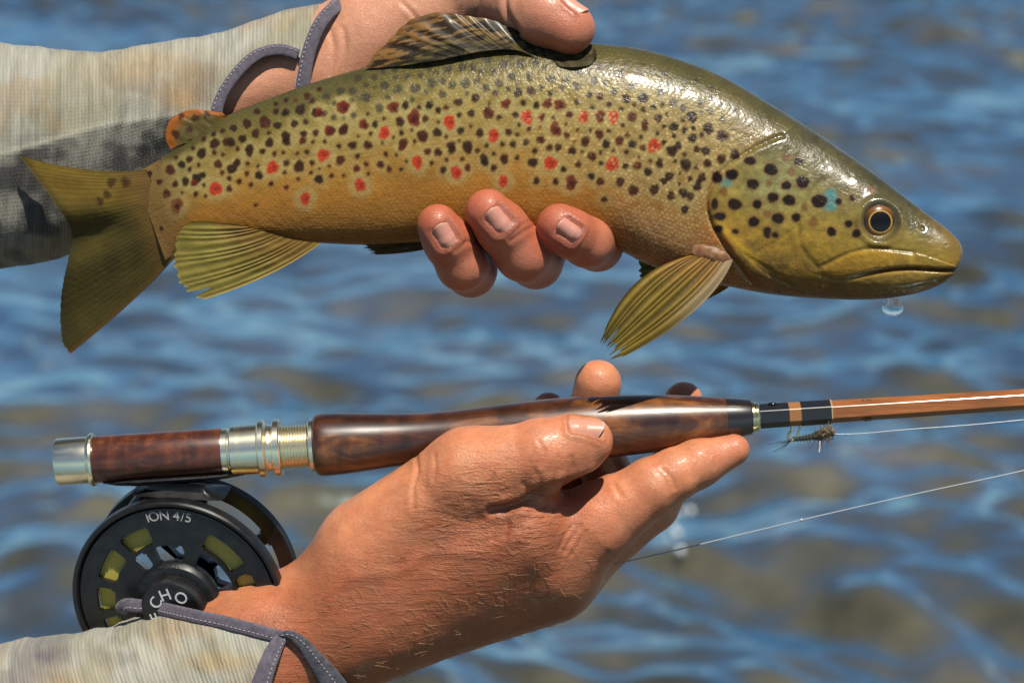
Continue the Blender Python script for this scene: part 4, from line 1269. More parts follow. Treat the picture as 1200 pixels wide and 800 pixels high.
gx = [(368.5, 0.01), (368.5, 30), (369.5, 33.5), (372, 35.6), (376, 36.6), (384, 36.8), (400, 36.0), (420, 34.6), (450, 32.0), (480, 30.2), (510, 29.8), (540, 30.6), (570, 32.4), (600, 34.4), (630, 36.0), (660, 36.9), (690, 37.0), (720, 36.2), (750, 34.8), (780, 32.6), (810, 29.6), (840, 25.8), (855, 23.8), (868, 22.0), (876, 20.6), (879, 19.6), (879.5, 0.01)]
gp = np.array(gx); core = curve(gp[1:-1], 130)
part('grip', rlathe([(368.5, 0.01)] + [tuple(p) for p in core] + [(879.5, 0.01)], 80), GRIPM, ROD, sharp=0)
part('grip_tip_band', rlathe([(851, 24.0), (851, 24.75), (858, 23.9), (868, 22.55), (876, 21.2), (880, 20.2), (880.5, 0.01)], 64), simple('dark_horn', (0.012, 0.007, 0.006), 0.3, Coat_Weight=0.8, Coat_Roughness=0.05), ROD)
part('winding_check', rlathe([(880, 0.01), (880, 17.2), (881, 18.2), (883.5, 18.0), (884.2, 16.8), (884.8, 16.6), (885.6, 17.2), (888.0, 16.8), (889.5, 15.4), (889.5, 0.01)]), BRASS, ROD)

def hexrod(x0, x1, r0, r1, rot=0.0, rings=2, bulge=0.0):
    n = rings
    V = []
    for k in range(n):
        f = k / (n - 1)
        c = rod_pt(x0 + (x1 - x0) * f)
        r = r0 + (r1 - r0) * f
        for a in range(6):
            for q in ((-0.035), (0.035)):
                th = rot + (a + q) * math.pi / 3
                V.append(c + r * (math.cos(th) * RE2 + math.sin(th) * np.array([0, 0, 1.0])))
    Fc = [list(f) for f in grid_faces(n, 12, cv=True)]
    Fc += [list(range(12))[::-1], [(n - 1) * 12 + k for k in range(12)]]
    return np.array(V), Fc
mb = M('flamed_bamboo')
Pb = mb.P((1.2, 26, 26), (0, 0, -0.065))
nb = mb.noise(Pb, 1.6, 4, 0.6)
nb2 = mb.noise(mb.P((0.6, 2, 2)), 1.5, 2)
cb = mb.ramp(nb, [(0.3, (0.20, 0.060, 0.012)), (0.55, (0.33, 0.110, 0.022)), (0.75, (0.38, 0.145, 0.034))])
cb = mb.mix(1.0, cb, mb.ramp(nb2, [(0.35, 0.75), (0.65, 1.1)]), 'MULTIPLY')
mb.l(cb, mb.b.inputs['Base Color'])
mb.set(Roughness=0.35, Coat_Weight=0.45, Coat_Roughness=0.08)
rod_hex = hexrod(886, 1420, 13.6, 11.0, rot=-0.06, rings=12)
part('blank', rod_hex, mb.m, ROD, sharp=20)
mw = M('black_silk')
wv = mw.n('ShaderNodeTexWave', Scale=16.0, Distortion=0.2, _bands_direction='X')
mw.l(mw.P(), wv.inputs['Vector'])
mw.set(Base_Color=(0.008, 0.008, 0.010), Roughness=0.38, Coat_Weight=0.25, Coat_Roughness=0.1)
mw.l(mw.bump(wv.outputs['Fac'], 0.00006, 0.5), mw.b.inputs['Normal'])
for a, b in ((889.5, 924), (938, 973)):
    part('thread_wrap', hexrod(a, b, 14.5, 14.2, rot=-0.06, rings=4), mw.m, ROD, sharp=20)
part('thread_wrap', hexrod(924, 938, 14.1, 14.0, rot=-0.06, rings=3), simple('tan_silk', (0.27, 0.115, 0.03), 0.4, Coat_Weight=0.5, Coat_Roughness=0.1), ROD, sharp=20)
part('thread_wrap', hexrod(973, 974.6, 14.5, 14.4, rot=-0.06, rings=2), simple('pale_silk', (0.34, 0.25, 0.13), 0.4), ROD, sharp=20)
for x in (1015, 1018.5):
    pass
def wart(x, down, z, r):
    v, f = blob((0, 0, 0), r, 10, 14)
    return v + rod_pt(x, down, z), f
mn = simple('bamboo_node', (0.10, 0.03, 0.010), 0.4, Coat_Weight=0.6)
part('bamboo_node', join(wart(1013, -10.5, 3, (4, 1.6, 3)), wart(1019, -10.7, 4, (2.4, 1.3, 2))), mn, ROD)
part('bamboo_node', wart(1015, 11.2, 3, (6, 2.8, 4)), mn, ROD)
part('bamboo_node', wart(906, -13.6, 2, (6, 2.2, 4)), simple('varnish_drip', (0.006, 0.006, 0.007), 0.2), ROD)
# wire keeper ring under the wraps that holds the fly
kp = curve([rod_pt(927, 13.5, 3), rod_pt(925, 20, 4), rod_pt(922.5, 26, 5), rod_pt(926, 30.5, 5), rod_pt(931, 26, 5), rod_pt(934, 20, 4), rod_pt(937, 13.5, 3)], 40)
part('hook_keeper', tube(kp, 1.35, 8), BRASS, ROD)

# ------------------------------------------------------------------ fly hung on the keeper
FLY = thing('fishing_fly', rod_pt(945, 34), 'small grey and brown artificial fly hooked on the wire keeper under the rod', 'fishing fly')
HKM = metal_mat('hook_wire', (0.70, 0.60, 0.36), 0.2)
hk = curve([rod_pt(973, 26, 4), rod_pt(955, 28, 4), rod_pt(935, 29.5, 4), rod_pt(925, 29.5, 4), rod_pt(920.5, 25.5, 5), rod_pt(923, 20.5, 6), rod_pt(929, 18.4, 7)], 60)
part('hook', tube(hk, np.interp(np.linspace(0, 1, 60), [0, .85, 1], [1.25, 1.2, .3]), 8), HKM, FLY)
bb = curve([rod_pt(927, 29, 4), rod_pt(940, 28.5, 4), rod_pt(952, 27.5, 4)], 50)
t_ = np.linspace(0, 1, 50)
part('body', tube(bb, 2.6 + 1.2 * t_ + 0.55 * np.sin(t_ * 42), 12), simple('dark_dubbing', (0.022, 0.024, 0.016), 0.8), FLY)
th_ = curve([rod_pt(950, 27.5, 4), rod_pt(960, 26, 4), rod_pt(970, 25.5, 4), rod_pt(974, 26, 4)], 40)
part('thorax', tube(th_, np.interp(np.linspace(0, 1, 40), [0, .3, .7, 1], [4, 6.0, 5.4, 2]) * (1 + 0.12 * np.sin(np.arange(40) * 2.1)), 12), simple('brown_dubbing', (0.055, 0.042, 0.024), 0.9), FLY)
def fibres(n, start, direc, spread, l0, l1, rad, seed, curl=0.2):
    r = np.random.default_rng(seed)
    out = []
    for _ in range(n):
        s = start(r)
        d = np.asarray(direc, float) + spread * r.normal(size=3); d /= np.linalg.norm(d)
        L = r.uniform(l0, l1)
        k = r.normal(size=3) * curl
        p = [s + d * L * f + k * L * f * f for f in np.linspace(0, 1, 5)]
        out.append(tube(p, np.linspace(rad, rad * .3, 5), 5))
    return join(*out)
part('hackle', fibres(120, lambda r: rod_pt(r.uniform(952, 974), 26, 4) + r.normal(size=3) * 2.0, (0.05, -0.05, 0.1), 0.8, 5, 13, 0.42, 3), simple('brown_hackle', (0.13, 0.092, 0.05), 0.7), FLY, sharp=0)
part('wing', fibres(70, lambda r: rod_pt(r.uniform(960, 974), 24, 5) + r.normal(size=3) * 1.5, (-0.3, -0.75, 0.25), 0.42, 6, 13, 0.5, 4), simple('tan_deer_hair', (0.30, 0.22, 0.13), 0.7), FLY, sharp=0)
part('tail', fibres(11, lambda r: rod_pt(926, 29.5, 4) + r.normal(size=3) * 0.6, (-0.93, 0.38, 0.05), 0.16, 16, 29, 0.42, 9, 0.08), simple('black_fibre', (0.012, 0.011, 0.010), 0.6), FLY, sharp=0)
part('leg', fibres(8, lambda r: rod_pt(r.uniform(952, 968), 31, 5), (-0.15, 1.0, 0.1), 0.35, 8, 14, 0.5, 12), simple('dark_leg', (0.03, 0.026, 0.022), 0.6), FLY, sharp=0)
part('leg', tube([rod_pt(958, 33, 6), rod_pt(957, 40, 7), rod_pt(956, 46, 7)], [0.9, 1.0, 0.8], 6), simple('pale_biot', (0.55, 0.52, 0.45), 0.5), FLY)

# ------------------------------------------------------------------ lines
mline = simple('nylon', (0.42, 0.47, 0.52), 0.25, Specular_IOR_Level=0.6)
mline.m.node_tree.nodes['Principled BSDF'].inputs['Transmission Weight'].default_value = 0.25
l1 = curve([rod_pt(973, 26, 4), (1010, 507.5, 4), (1060, 503, 4), (1130, 498, 3), (1200, 491.5, 2), (1420, 470, 0)], 90)
o = mesh('fishing_line', *tube(l1, 0.5, 8), mline.m)
tag(o, 'thin clear leader running from the small fly along the rod', 'fishing line')
l2 = curve([(640, 690, -60), (700, 671, -50), (800, 645.5, -30), (950, 608, -15), (1080, 577.5, -5), (1200, 551, 0), (1420, 500, 0)], 140)
kv, kf = blob((941, 610.2, -16), (2.6, 2.0, 2.0), 10, 12)
tag(mesh('fishing_line', *join(tube(l2, 0.8, 8), (kv, kf)), mline.m), 'pale slack line with a tiny knot stretching below the hand and the rod', 'fishing line')
# ------------------------------------------------------------------ fly reel
RN = np.array([-11.4, 26.2, 72.0]); RN /= np.linalg.norm(RN)
RX = np.array([1.0, 0, 0]); RX = RX - (RX @ RN) * RN; RX /= np.linalg.norm(RX)
RY = np.cross(RN, RX)
if RY[1] < 0: RY = -RY
RC = Q(229, 672, -78)            # centre of the back plate
RW = 78.0                        # width between the plates
def rp(x, y, n): return RC + x * RX + y * RY + n * RN

def plate(R0, R1, ports, n0, n1, seg=240, nr=26, bev=1.6, rads=None):
    """ring plate with openings: ports are (r0, r1, a0, a1) in degrees, clockwise from straight up"""
    rs = sorted(set([R0, R1] + [p[0] for p in ports] + [p[1] for p in ports]))
    rr = []
    for a, b in zip(rs[:-1], rs[1:]):
        k = max(2, int((b - a) / (R1 - R0) * nr))
        rr += list(np.linspace(a, b, k, endpoint=False))
    rr = np.array(rr + [R1])
    th = np.linspace(0, 2 * np.pi, seg, endpoint=False)
    rc = (rr[:-1] + rr[1:]) / 2; tc = (th + np.pi / seg) * 180 / np.pi
    keep = np.ones((len(rc), seg), bool)
    for r0, r1, a0, a1 in ports:
        A = (tc - a0) % 360
        w_ = a1 - a0
        for i, r in enumerate(rc):
            if r0 < r < r1:
                # rounded corners
                e = min(r - r0, r1 - r); cr = min((r1 - r0) * 0.34, 6.5)
                cut = math.degrees((cr - math.sqrt(max(cr * cr - (cr - min(e, cr)) ** 2, 0))) / r)
                keep[i] &= ~((A > cut) & (A < w_ - cut))
    nR, nT = len(rr), seg
    RR, TT = np.meshgrid(rr, th, indexing='ij')
    def lay(n, rshr=0.0):
        edge = np.where((RR > R1 - 1e-6), -rshr, np.where(RR < R0 + 1e-6, rshr, 0))
        r = RR + edge
        return np.stack([rp(a, b, n) for a, b in zip((r * np.sin(TT)).ravel(), (-r * np.cos(TT)).ravel())])
    V = np.vstack([lay(n1, bev * 0.9), lay(n0)])
    # outer chamfer handled by a slightly smaller front rim
    N = nR * nT
    Fc = []
    for i in range(nR - 1):
        for j in range(nT):
            if not keep[i, j]: continue
            j2 = (j + 1) % nT
            a, b, c, d = i * nT + j, (i + 1) * nT + j, (i + 1) * nT + j2, i * nT + j2
            Fc.append([a, b, c, d]); Fc.append([a + N, d + N, c + N, b + N])
            if i == 0 or not keep[i - 1, j]: Fc.append([a, d, d + N, a + N])
            if i == nR - 2 or not keep[i + 1, j]: Fc.append([b, b + N, c + N, c])
            if not keep[i, j - 1]: Fc.append([a, a + N, b + N, b])
            if not keep[i, j2]: Fc.append([d, c, c + N, d + N])
    used = np.unique(np.concatenate([np.array(f) for f in Fc]))
    mp = np.full(len(V), -1); mp[used] = np.arange(len(used))
    return V[used], [[int(mp[k]) for k in f] for f in Fc]

def rl(prof, seg=96):
    """lathe about the reel axis from (n, r)"""
    V = []
    th = np.linspace(0, 2 * np.pi, seg, endpoint=False)
    for n, r in prof:
        for t in th: V.append(rp(r * math.sin(t), -r * math.cos(t), n))
    k = len(prof)
    return np.array(V), [list(f) for f in grid_faces(k, seg, cu=False, cv=True)]

def black_mat(name, base, rough, coat):
    m = M(name)
    m.set(Base_Color=base, Roughness=rough, Coat_Weight=coat, Coat_Roughness=0.2, Specular_IOR_Level=0.5)
    n = m.noise(m.P(), 90, 2)
    m.l(m.bump(n, 0.00003, 0.35), m.b.inputs['Normal'])
    m.l(m.ramp(m.noise(m.P(), 7, 3, .6), [(0.3, rough * .8), (0.7, rough * 1.25)]), m.b.inputs['Roughness'])
    return m.m
BLK = black_mat('black_anodised_metal', (0.005, 0.005, 0.0055), 0.36, 0.05)
BLK2 = black_mat('black_rubbery_plastic', (0.005, 0.005, 0.0055), 0.45, 0.0)
REEL = thing('fly_reel', rp(0, 118, 40), 'black large arbor fly reel hanging under the rod with olive line on its spool', 'fishing reel')

# frame: the plate away from the camera, pillars and foot
bports = [(26, 107, a, a + 43) for a in np.arange(11, 371, 51.43)]
frame = part('frame', join(plate(18, 127, bports, -6, 4, seg=420, nr=44), rl([(-7, 0.1), (-7, 22), (6, 22), (6, 0.1)])), BLK, REEL, sharp=35)
# spool ring facing the camera
sp = [(76, 99, 24, 58), (76, 99, 64, 96), (76, 99, 104, 138), (76, 99, 146, 180), (76, 99, 188, 222), (76, 99, 230, 252), (76, 99, 258, 277), (76, 99, 283, 310), (76, 99, 317, 341)]
ip = [(50, 72, 25, 88), (50, 72, 98, 160), (50, 72, 170, 232), (50, 72, 312, 329), (50, 72, 338, 360), (50, 72, 0, 9)]
spool = part('spool', join(plate(36, 120, sp + ip, RW - 10, RW - 3, seg=300, nr=34), rl([(RW - 12, 119.6), (RW - 2, 121), (RW + 0.5, 123), (RW + 1, 126), (RW - 1, 128), (RW - 5, 128.6), (RW - 14, 128.4), (RW - 16, 126), (RW - 14, 121), (RW - 12, 119.6)])), BLK, REEL, sharp=35)
for a in (-70, -30, 175, 215):
    t = math.radians(a)
    v, f = tube([rp(118 * math.sin(t), -118 * math.cos(t), n) for n in (-2, 20, 50, RW - 12)], 6.5, 14)
    part('pillar', (v, f), BLK, REEL, sharp=40)
# wound line
ml = M('olive_fly_line')
wv = ml.n('ShaderNodeTexWave', Scale=2.6, Distortion=2.0, _bands_direction='Z'); ml.l(ml.P((4, 4, 4)), wv.inputs['Vector'])
ml.set(Base_Color=(0.48, 0.40, 0.075), Roughness=0.5)
pl = [(36, 76), (36, 90)]
nn = 14
for k in range(nn):
    a = 36 + (RW - 50) * k / nn; s_ = (RW - 50) / nn
    pl += [(a, 90.5), (a + s_ * .5, 91.8), (a + s_ * .95, 90.5)]
pl += [(RW - 13, 90), (RW - 13, 76), (36, 76)]
line = part('wound_line', rl(pl, 96), ml.m, REEL, sharp=0)
# line turns showing through the front openings: fine concentric ridges
pf = []
for k in range(9): pf += [(RW - 11.6, 75 + k * 2.7), (RW - 10.4, 76.3 + k * 2.7), (RW - 11.6, 77.4 + k * 2.7)]
part('wound_line', rl([(RW - 13, 75)] + pf + [(RW - 13, 99)], 160), ml.m, REEL, sharp=0)
# hub and drag cap
part('hub', rl([(-2, 0.1), (-2, 18), (36, 18), (RW - 22, 30), (RW - 14, 49), (RW - 4, 51.5), (RW + 1, 50.5), (RW + 5, 47), (RW + 6, 42), (RW + 6, 0.1)]), BLK2, REEL, sharp=30)
cv_ = []
seg = 160
V, Fc = rl([(RW + 4, 0.1), (RW + 4, 38.5), (RW + 8, 39.6), (RW + 18, 38.6), (RW + 21, 37.2), (RW + 22.5, 34.5), (RW + 22.5, 31), (RW + 21.8, 30), (RW + 21.8, 0.1)], seg)
V = V.reshape(-1, seg, 3)
axis0 = rp(0, 0, 0)
for k in (2, 3, 4):
    for j in range(seg):
        if j % 2: 
            d = V[k, j] - axis0; d = d - (d @ RN) * RN
            V[k, j] -= d * 0.02
part('drag_cap', (V.reshape(-1, 3), Fc), BLK2, REEL, sharp=25)
# drops and dust of water on the hub
r = np.random.default_rng(4)
dr = []
for _ in range(26):
    a = r.uniform(-1.2, 1.2); q = r.uniform(40, 50)
    v, f = blob((0, 0, 0), (r.uniform(.6, 1.5),) * 3, 6, 8)
    dr.append((v + rp(q * math.sin(a), -q * math.cos(a), RW + 5 + (50 - q) * .2), f))
GLASS = M('clear_water'); GLASS.set(Base_Color=(1, 1, 1), Roughness=0.0, IOR=1.33, Transmission_Weight=1.0)
o = mesh('spray_beads', *join(*dr), GLASS.m, REEL); tag(o, kind='stuff')

# lettering
def lettering(text, size, place, parent, mat, depth=0.5):
    cu = bpy.data.curves.new('lettering', 'FONT')
    cu.body = text; cu.size = 1.0; cu.align_x = 'CENTER'; cu.align_y = 'CENTER'; cu.extrude = 0.012
    tmp = bpy.data.objects.new('lettering_source', cu); COL.objects.link(tmp)
    dg = bpy.context.evaluated_depsgraph_get()
    me = bpy.data.meshes.new_from_object(tmp.evaluated_get(dg))
    v = np.array([list(q.co) for q in me.vertices]); fc = [list(p.vertices) for p in me.polygons]
    bpy.data.objects.remove(tmp); bpy.data.curves.remove(cu); bpy.data.meshes.remove(me)
    P3 = np.array([place(a * size, b * size, c * size) for a, b, c in v])
    return mesh('lettering', P3, fc, mat, parent, smooth=False)
WHT = simple('white_print', (0.62, 0.63, 0.64), 0.5).m
GRY = simple('grey_print', (0.42, 0.42, 0.43), 0.5).m
def arc_place(ang, rad, n):
    t = math.radians(ang)
    e = np.array([math.sin(t), -math.cos(t)]); q = np.array([math.cos(t), math.sin(t)])
    return lambda a, b, c: rp(*(e * (rad + b) + q * a), n + c)
for ch, ang in zip("ION 4/5", (-13.5, -9.3, -2.6, 0, 4.9, 8.8, 12.4)):
    if ch != ' ':
        lettering(ch, 16.5, arc_place(ang - 3.0, 109.5, RW - 2.6), spool, GRY)
capo = bpy.data.objects['drag_cap']
for ch, ang in zip("ECHO", (-112, -64, -20, 34)):
    lettering(ch, 20, arc_place(ang, 20.5, RW + 22.4), capo, WHT)
for ch, ang in zip("FLYFISHING", []):
    pass

# foot: saddle plate under the seat and the stem down to the frame
def loft(secs, n_each=1):
    k = len(secs[0])
    V = np.vstack([np.asarray(s, float) for s in secs])
    Fc = [list(f) for f in grid_faces(len(secs), k, cv=True)]
    Fc += [list(range(k))[::-1], [(len(secs) - 1) * k + i for i in range(k)]]
    return V, Fc
secs = []
for x, d0, hw, dd in ((120, 26.5, 8, 2.2), (135, 24.5, 14, 7), (160, 24.5, 17, 9), (240, 24.5, 17, 9), (262, 24.5, 14, 7), (285, 26.5, 8, 2.6)):
    c = rod_pt(x, d0)
    pts = []
    for a in np.linspace(0, 2 * np.pi, 14, endpoint=False):
        pts.append(rod_pt(x, d0 + dd * .5 + dd * .6 * math.sin(a), hw * math.cos(a)))
    secs.append(pts)
foot = part('foot', loft(secs), BLK, REEL, sharp=50)
top_c = rod_pt(203, 33)
secs = []
mids = [(0.0, 36, 13), (0.35, 34, 12), (0.7, 37, 14), (0.92, 46, 20), (1.06, 56, 24)]
endc = rp(-2, -124, RW * 0.42)
for f, hx, hz in mids:
    c = top_c + (endc - top_c) * f
    ez = np.array([0, 0, 1.0]) * (1 - min(f, 1)) + RN * min(f, 1); ez /= np.linalg.norm(ez)
    pts = []
    for a in np.linspace(0, 2 * np.pi, 24, endpoint=False):
        ca, sa = math.cos(a), math.sin(a)
        pts.append(c + RX * hx * np.sign(ca) * abs(ca) ** .22 + ez * hz * np.sign(sa) * abs(sa) ** .22)
    secs.append(pts)
part('foot_stem', loft(secs), BLK, REEL, sharp=40)
# ------------------------------------------------------------------ sleeves
def fabric_mat(name):
    m = M(name)
    ca = m.colattr()
    uvw = m.n('ShaderNodeAttribute', _attribute_name='uvw').outputs['Vector']
    w1 = m.n('ShaderNodeTexWave', Scale=0.075, Distortion=2.2, Detail=3, _bands_direction='X'); w1.inputs['Detail Scale'].default_value = 1.5
    m.l(uvw, w1.inputs['Vector'])
    w2 = m.n('ShaderNodeTexWave', Scale=0.07, Distortion=0.6, _bands_direction='Y'); m.l(uvw, w2.inputs['Vector'])
    mp = m.n('ShaderNodeMapping'); mp.inputs['Scale'].default_value = (0.11, 0.012, 1); m.l(uvw, mp.inputs['Vector'])
    st = m.noise(mp.outputs[0], 1.0, 3, 0.6)
    c = m.mix(1.0, ca, m.ramp(st, [(0.34, 0.76), (0.62, 1.10)]), 'MULTIPLY')
    c = m.mix(1.0, c, m.ramp(w1.outputs['Fac'], [(0.05, 0.91), (0.4, 1.02)]), 'MULTIPLY')
    m.l(c, m.b.inputs['Base Color'])
    m.set(Roughness=0.85, Sheen_Weight=0.25, Sheen_Roughness=0.4, Specular_IOR_Level=0.2)
    b = m.bump(w1.outputs['Fac'], 0.00028, 0.7)
    b = m.bump(w2.outputs['Fac'], 0.00005, 0.5, b)
    b = m.bump(m.noise(m.P(), 30, 3, .6), 0.0003, 0.4, b)
    m.l(b, m.b.inputs['Normal'])
    return m.m
FAB = fabric_mat('sun_shirt_knit')
def binding_mat():
    m = M('slate_binding')
    n = m.noise(m.P(), 20, 4, .65)
    m.l(m.ramp(n, [(0.3, (0.060, 0.052, 0.068)), (0.7, (0.125, 0.108, 0.135))]), m.b.inputs['Base Color'])
    m.set(Roughness=0.8, Sheen_Weight=0.3, Specular_IOR_Level=0.2)
    m.l(m.bump(m.noise(m.P(), 60, 2), 0.0003, 0.6), m.b.inputs['Normal'])
    return m.m
BIND = binding_mat()
STITCH = simple('pale_thread', (0.34, 0.30, 0.33), 0.7).m

def camo(x, y, seed, bx):
    base = np.tile(np.array([0.30, 0.292, 0.238]), (len(x), 1))
    n1 = fbm(x / 70, y / 42, oct=4, seed=seed)
    n2 = fbm(x / 48 + 7, y / 60, oct=4, seed=seed + 3)
    n3 = fbm(x / 90 + 3, y / 70 + 9, oct=3, seed=seed + 6)
    base += (0.55 * sstep(0.52, 0.66, n1))[:, None] * (np.array([0.16, 0.145, 0.13]) - base)
    base += (0.55 * sstep(0.54, 0.68, n2))[:, None] * (np.array([0.30, 0.225, 0.145]) - base)
    base += (0.45 * sstep(0.55, 0.70, n3))[:, None] * (np.array([0.22, 0.19, 0.105]) - base)
    if bx is not None:
        for cx, cy, rx, ry, col, am in bx:
            w_ = am * np.exp(-(((x - cx) / rx) ** 2 + ((y - cy) / ry) ** 2) ** 1.2) * (0.6 + 0.8 * fbm(x / 14, y / 9, oct=3, seed=seed + 2))
            base += np.clip(w_, 0, 1)[:, None] * (np.array(col) - base)
    return base

def shell(V, Fc, th):
    """give a cloth sheet its thickness: an inner copy joined along the open border"""
    V = np.asarray(V); 
    fn = np.cross(V[Fc[:, 1]] - V[Fc[:, 0]], V[Fc[:, 3]] - V[Fc[:, 0]])
    N = np.zeros_like(V)
    for k in range(4): np.add.at(N, Fc[:, k], fn)
    N /= np.linalg.norm(N, axis=1)[:, None] + 1e-9
    E = np.concatenate([Fc[:, [a, (a + 1) % 4]] for a in range(4)])
    key = np.sort(E, 1); kk = key[:, 0].astype(np.int64) * len(V) + key[:, 1]
    u, inv, cnt = np.unique(kk, return_inverse=True, return_counts=True)
    bd = E[cnt[inv] == 1]
    n = len(V)
    F2 = np.vstack([Fc, Fc[:, ::-1] + n, np.stack([bd[:, 0], bd[:, 1], bd[:, 1] + n, bd[:, 0] + n], 1)])
    return np.vstack([V, V - N * th]), F2, N

def sleeve(name, sec, us, nseg, keepf, relief, colf, parent, label, ulen=1.0):
    """sec(u) -> closed ring of control points; keepf(X) -> faces kept"""
    rings = []
    for u in us:
        p = np.asarray(sec(u), float)
        rings.append(curve(np.vstack([p, p[:1]]), nseg + 1)[:-1])
    G = np.stack(rings)
    nU = len(us)
    V = G.reshape(-1, 3)
    Fc = grid_faces(nU, nseg, cv=True)
    # outward orientation by the ring centre
    cen = G.mean(1, keepdims=True).repeat(nseg, 1).reshape(-1, 3)
    fn = np.cross(V[Fc[:, 1]] - V[Fc[:, 0]], V[Fc[:, 3]] - V[Fc[:, 0]])
    if ((fn * (V[Fc[:, 0]] - cen[Fc[:, 0]])).sum(1) > 0).mean() < 0.5: Fc = Fc[:, ::-1]
    N = V - cen; 
    fnn = np.cross(V[Fc[:, 1]] - V[Fc[:, 0]], V[Fc[:, 3]] - V[Fc[:, 0]])
    N = np.zeros_like(V)
    for k in range(4): np.add.at(N, Fc[:, k], fnn)
    N /= np.linalg.norm(N, axis=1)[:, None] + 1e-9
    per = np.concatenate([[0], np.cumsum(np.linalg.norm(np.diff(G[nU // 2], axis=0), axis=1))])
    V = V + relief(V, N)[:, None] * N
    C = V[Fc].mean(1)
    front = N[Fc].mean(1)[:, 2] > 0
    k = keepf(C, front)
    Fk = Fc[k]
    used = np.unique(Fk); mp = np.full(len(V), -1); mp[used] = np.arange(len(used))
    uvw = np.stack([np.repeat(np.asarray(us, float) * ulen, nseg), np.tile(per, nU), np.zeros(len(V))], 1)[used]
    V = V[used]; Fk = mp[Fk]
    V2, F2, _ = shell(V, Fk, 3.0)
    c = colf(V)
    o = mesh(name, V2, F2, FAB, parent, np.vstack([c, c * 0.6]), recalc=False)
    a = o.data.attributes.new('uvw', 'FLOAT_VECTOR', 'POINT')
    a.data.foreach_set('vector', (np.vstack([uvw, uvw])).astype(np.float32).ravel())
    o['label'] = label
    fr = V[:, 2] > np.median(V[:, 2]) - 10
    return o, V

def on_cloth(V, pts, lift=2.0, back=False):
    out = []
    for x, y in pts:
        d = (V[:, 0] - x) ** 2 + (V[:, 1] - y) ** 2
        k = np.where(d < max(d.min() * 1.5 + 30, 60))[0]
        z = V[k, 2].max()
        out.append((x, y, z + lift))
    o = np.array(out)
    for _ in range(6): o[1:-1, 2] = 0.25 * o[:-2, 2] + 0.5 * o[1:-1, 2] + 0.25 * o[2:, 2]
    return o

def band(name, path, width, th, mat, parent, fold=0.0, seg=14, stitch=None, tilt=None):
    """flattened cloth tape along a path, lying in the plane the camera side faces"""
    p = np.asarray(path, float)
    T = np.gradient(p, axis=0); T /= np.linalg.norm(T, axis=1)[:, None]
    z = np.array([0, 0, 1.0]) if tilt is None else np.asarray(tilt, float)
    A = np.cross(T, z); A /= np.linalg.norm(A, axis=1)[:, None]
    B = np.cross(A, T)
    w_ = np.full(len(p), width, float) if np.ndim(width) == 0 else np.asarray(width, float)
    a = np.linspace(0, 2 * np.pi, seg, endpoint=False)
    ca = np.sign(np.cos(a)) * np.abs(np.cos(a)) ** 0.7; sa = np.sign(np.sin(a)) * np.abs(np.sin(a)) ** 0.7
    nz = 1 + 0.10 * (fbm(np.arange(len(p)) / 7.0, np.zeros(len(p)), oct=2, seed=len(p)) - 0.5)
    V = p[:, None] + (w_ * nz / 2)[:, None, None] * ca[None, :, None] * A[:, None] + th * sa[None, :, None] * B[:, None]
    Fc = [list(f) for f in grid_faces(len(p), seg, cv=True)] + [list(range(seg))[::-1], [(len(p) - 1) * seg + k for k in range(seg)]]
    o = mesh(name, V.reshape(-1, 3), Fc, mat, parent)
    if stitch is not None:
        L = np.concatenate([[0], np.cumsum(np.linalg.norm(np.diff(p, axis=0), axis=1))])
        ss = []
        s = 3.0
        while s < L[-1] - 3:
            q = []
            for d in (0, 1.6, 3.2):
                c_ = np.array([np.interp(s + d, L, p[:, k]) for k in range(3)])
                A_ = np.array([np.interp(s + d, L, A[:, k]) for k in range(3)]); B_ = np.array([np.interp(s + d, L, B[:, k]) for k in range(3)])
                wl = np.interp(s + d, L, w_)
                q.append(c_ + A_ * stitch * wl / 2 + B_ * (th * 0.93 + (0.5 if d == 1.6 else 0.0)))
            ss.append(tube(q, 0.55, 5)); s += 5.4
        so = mesh('stitching', *join(*ss), STITCH, parent); tag(so, kind='stuff')
    return o

# ---- upper sleeve
def usec(u):
    f = sstep(-160, 375, u)
    top = np.interp(u, [-170, 0, 60, 110, 180, 260, 330, 372, 400], [52, 50, 58, 62, 52, 37, 13, 5, 2])
    seam = np.interp(u, [-170, 0, 60, 120, 200, 260, 330, 400], [214, 181, 164, 146, 134, 128, 122, 118])
    bot = np.interp(u, [-170, 0, 60, 120, 200, 300, 400], [340, 314, 304, 285, 240, 190, 160])
    zf = np.interp(u, [-170, 0, 200, 330, 400], [8, -8, -24, -32, -34])
    h = seam - top
    pts = [(u, top, zf - 66), (u, top + 0.06 * h, zf - 40), (u, top + 0.3 * h, zf - 14), (u, top + 0.62 * h, zf - 2), (u, seam - 7, zf + 0.5), (u, seam, zf + 0.8),
           (u, seam + 4, zf - 0.5), (u, seam + 0.35 * (bot - seam), zf - 18), (u, seam + 0.8 * (bot - seam), zf - 52), (u, bot, zf - 128),
           (u, bot - 14, zf - 165), (u, (top + bot) / 2, zf - 185), (u, top + 16, zf - 150), (u, top + 2, zf - 100)]
    return [Q(*p) for p in pts]
hole = [(252, 150), (250, 128), (259, 105), (274, 82), (290, 66), (308, 57), (328, 55), (349, 62), (356, 68), (352, 90), (347, 160)]
def ukeep(C, front):
    x, y = C[:, 0], C[:, 1]
    edge = np.interp(y, [-20, 10, 25, 60, 100, 200], [396, 388, 376, 360, 352, 345])
    k = x < edge
    k &= ~(inpoly(x, y, hole) & (C[:, 2] > -120))
    k &= ~((x > 345) & (C[:, 2] < -190))
    return k
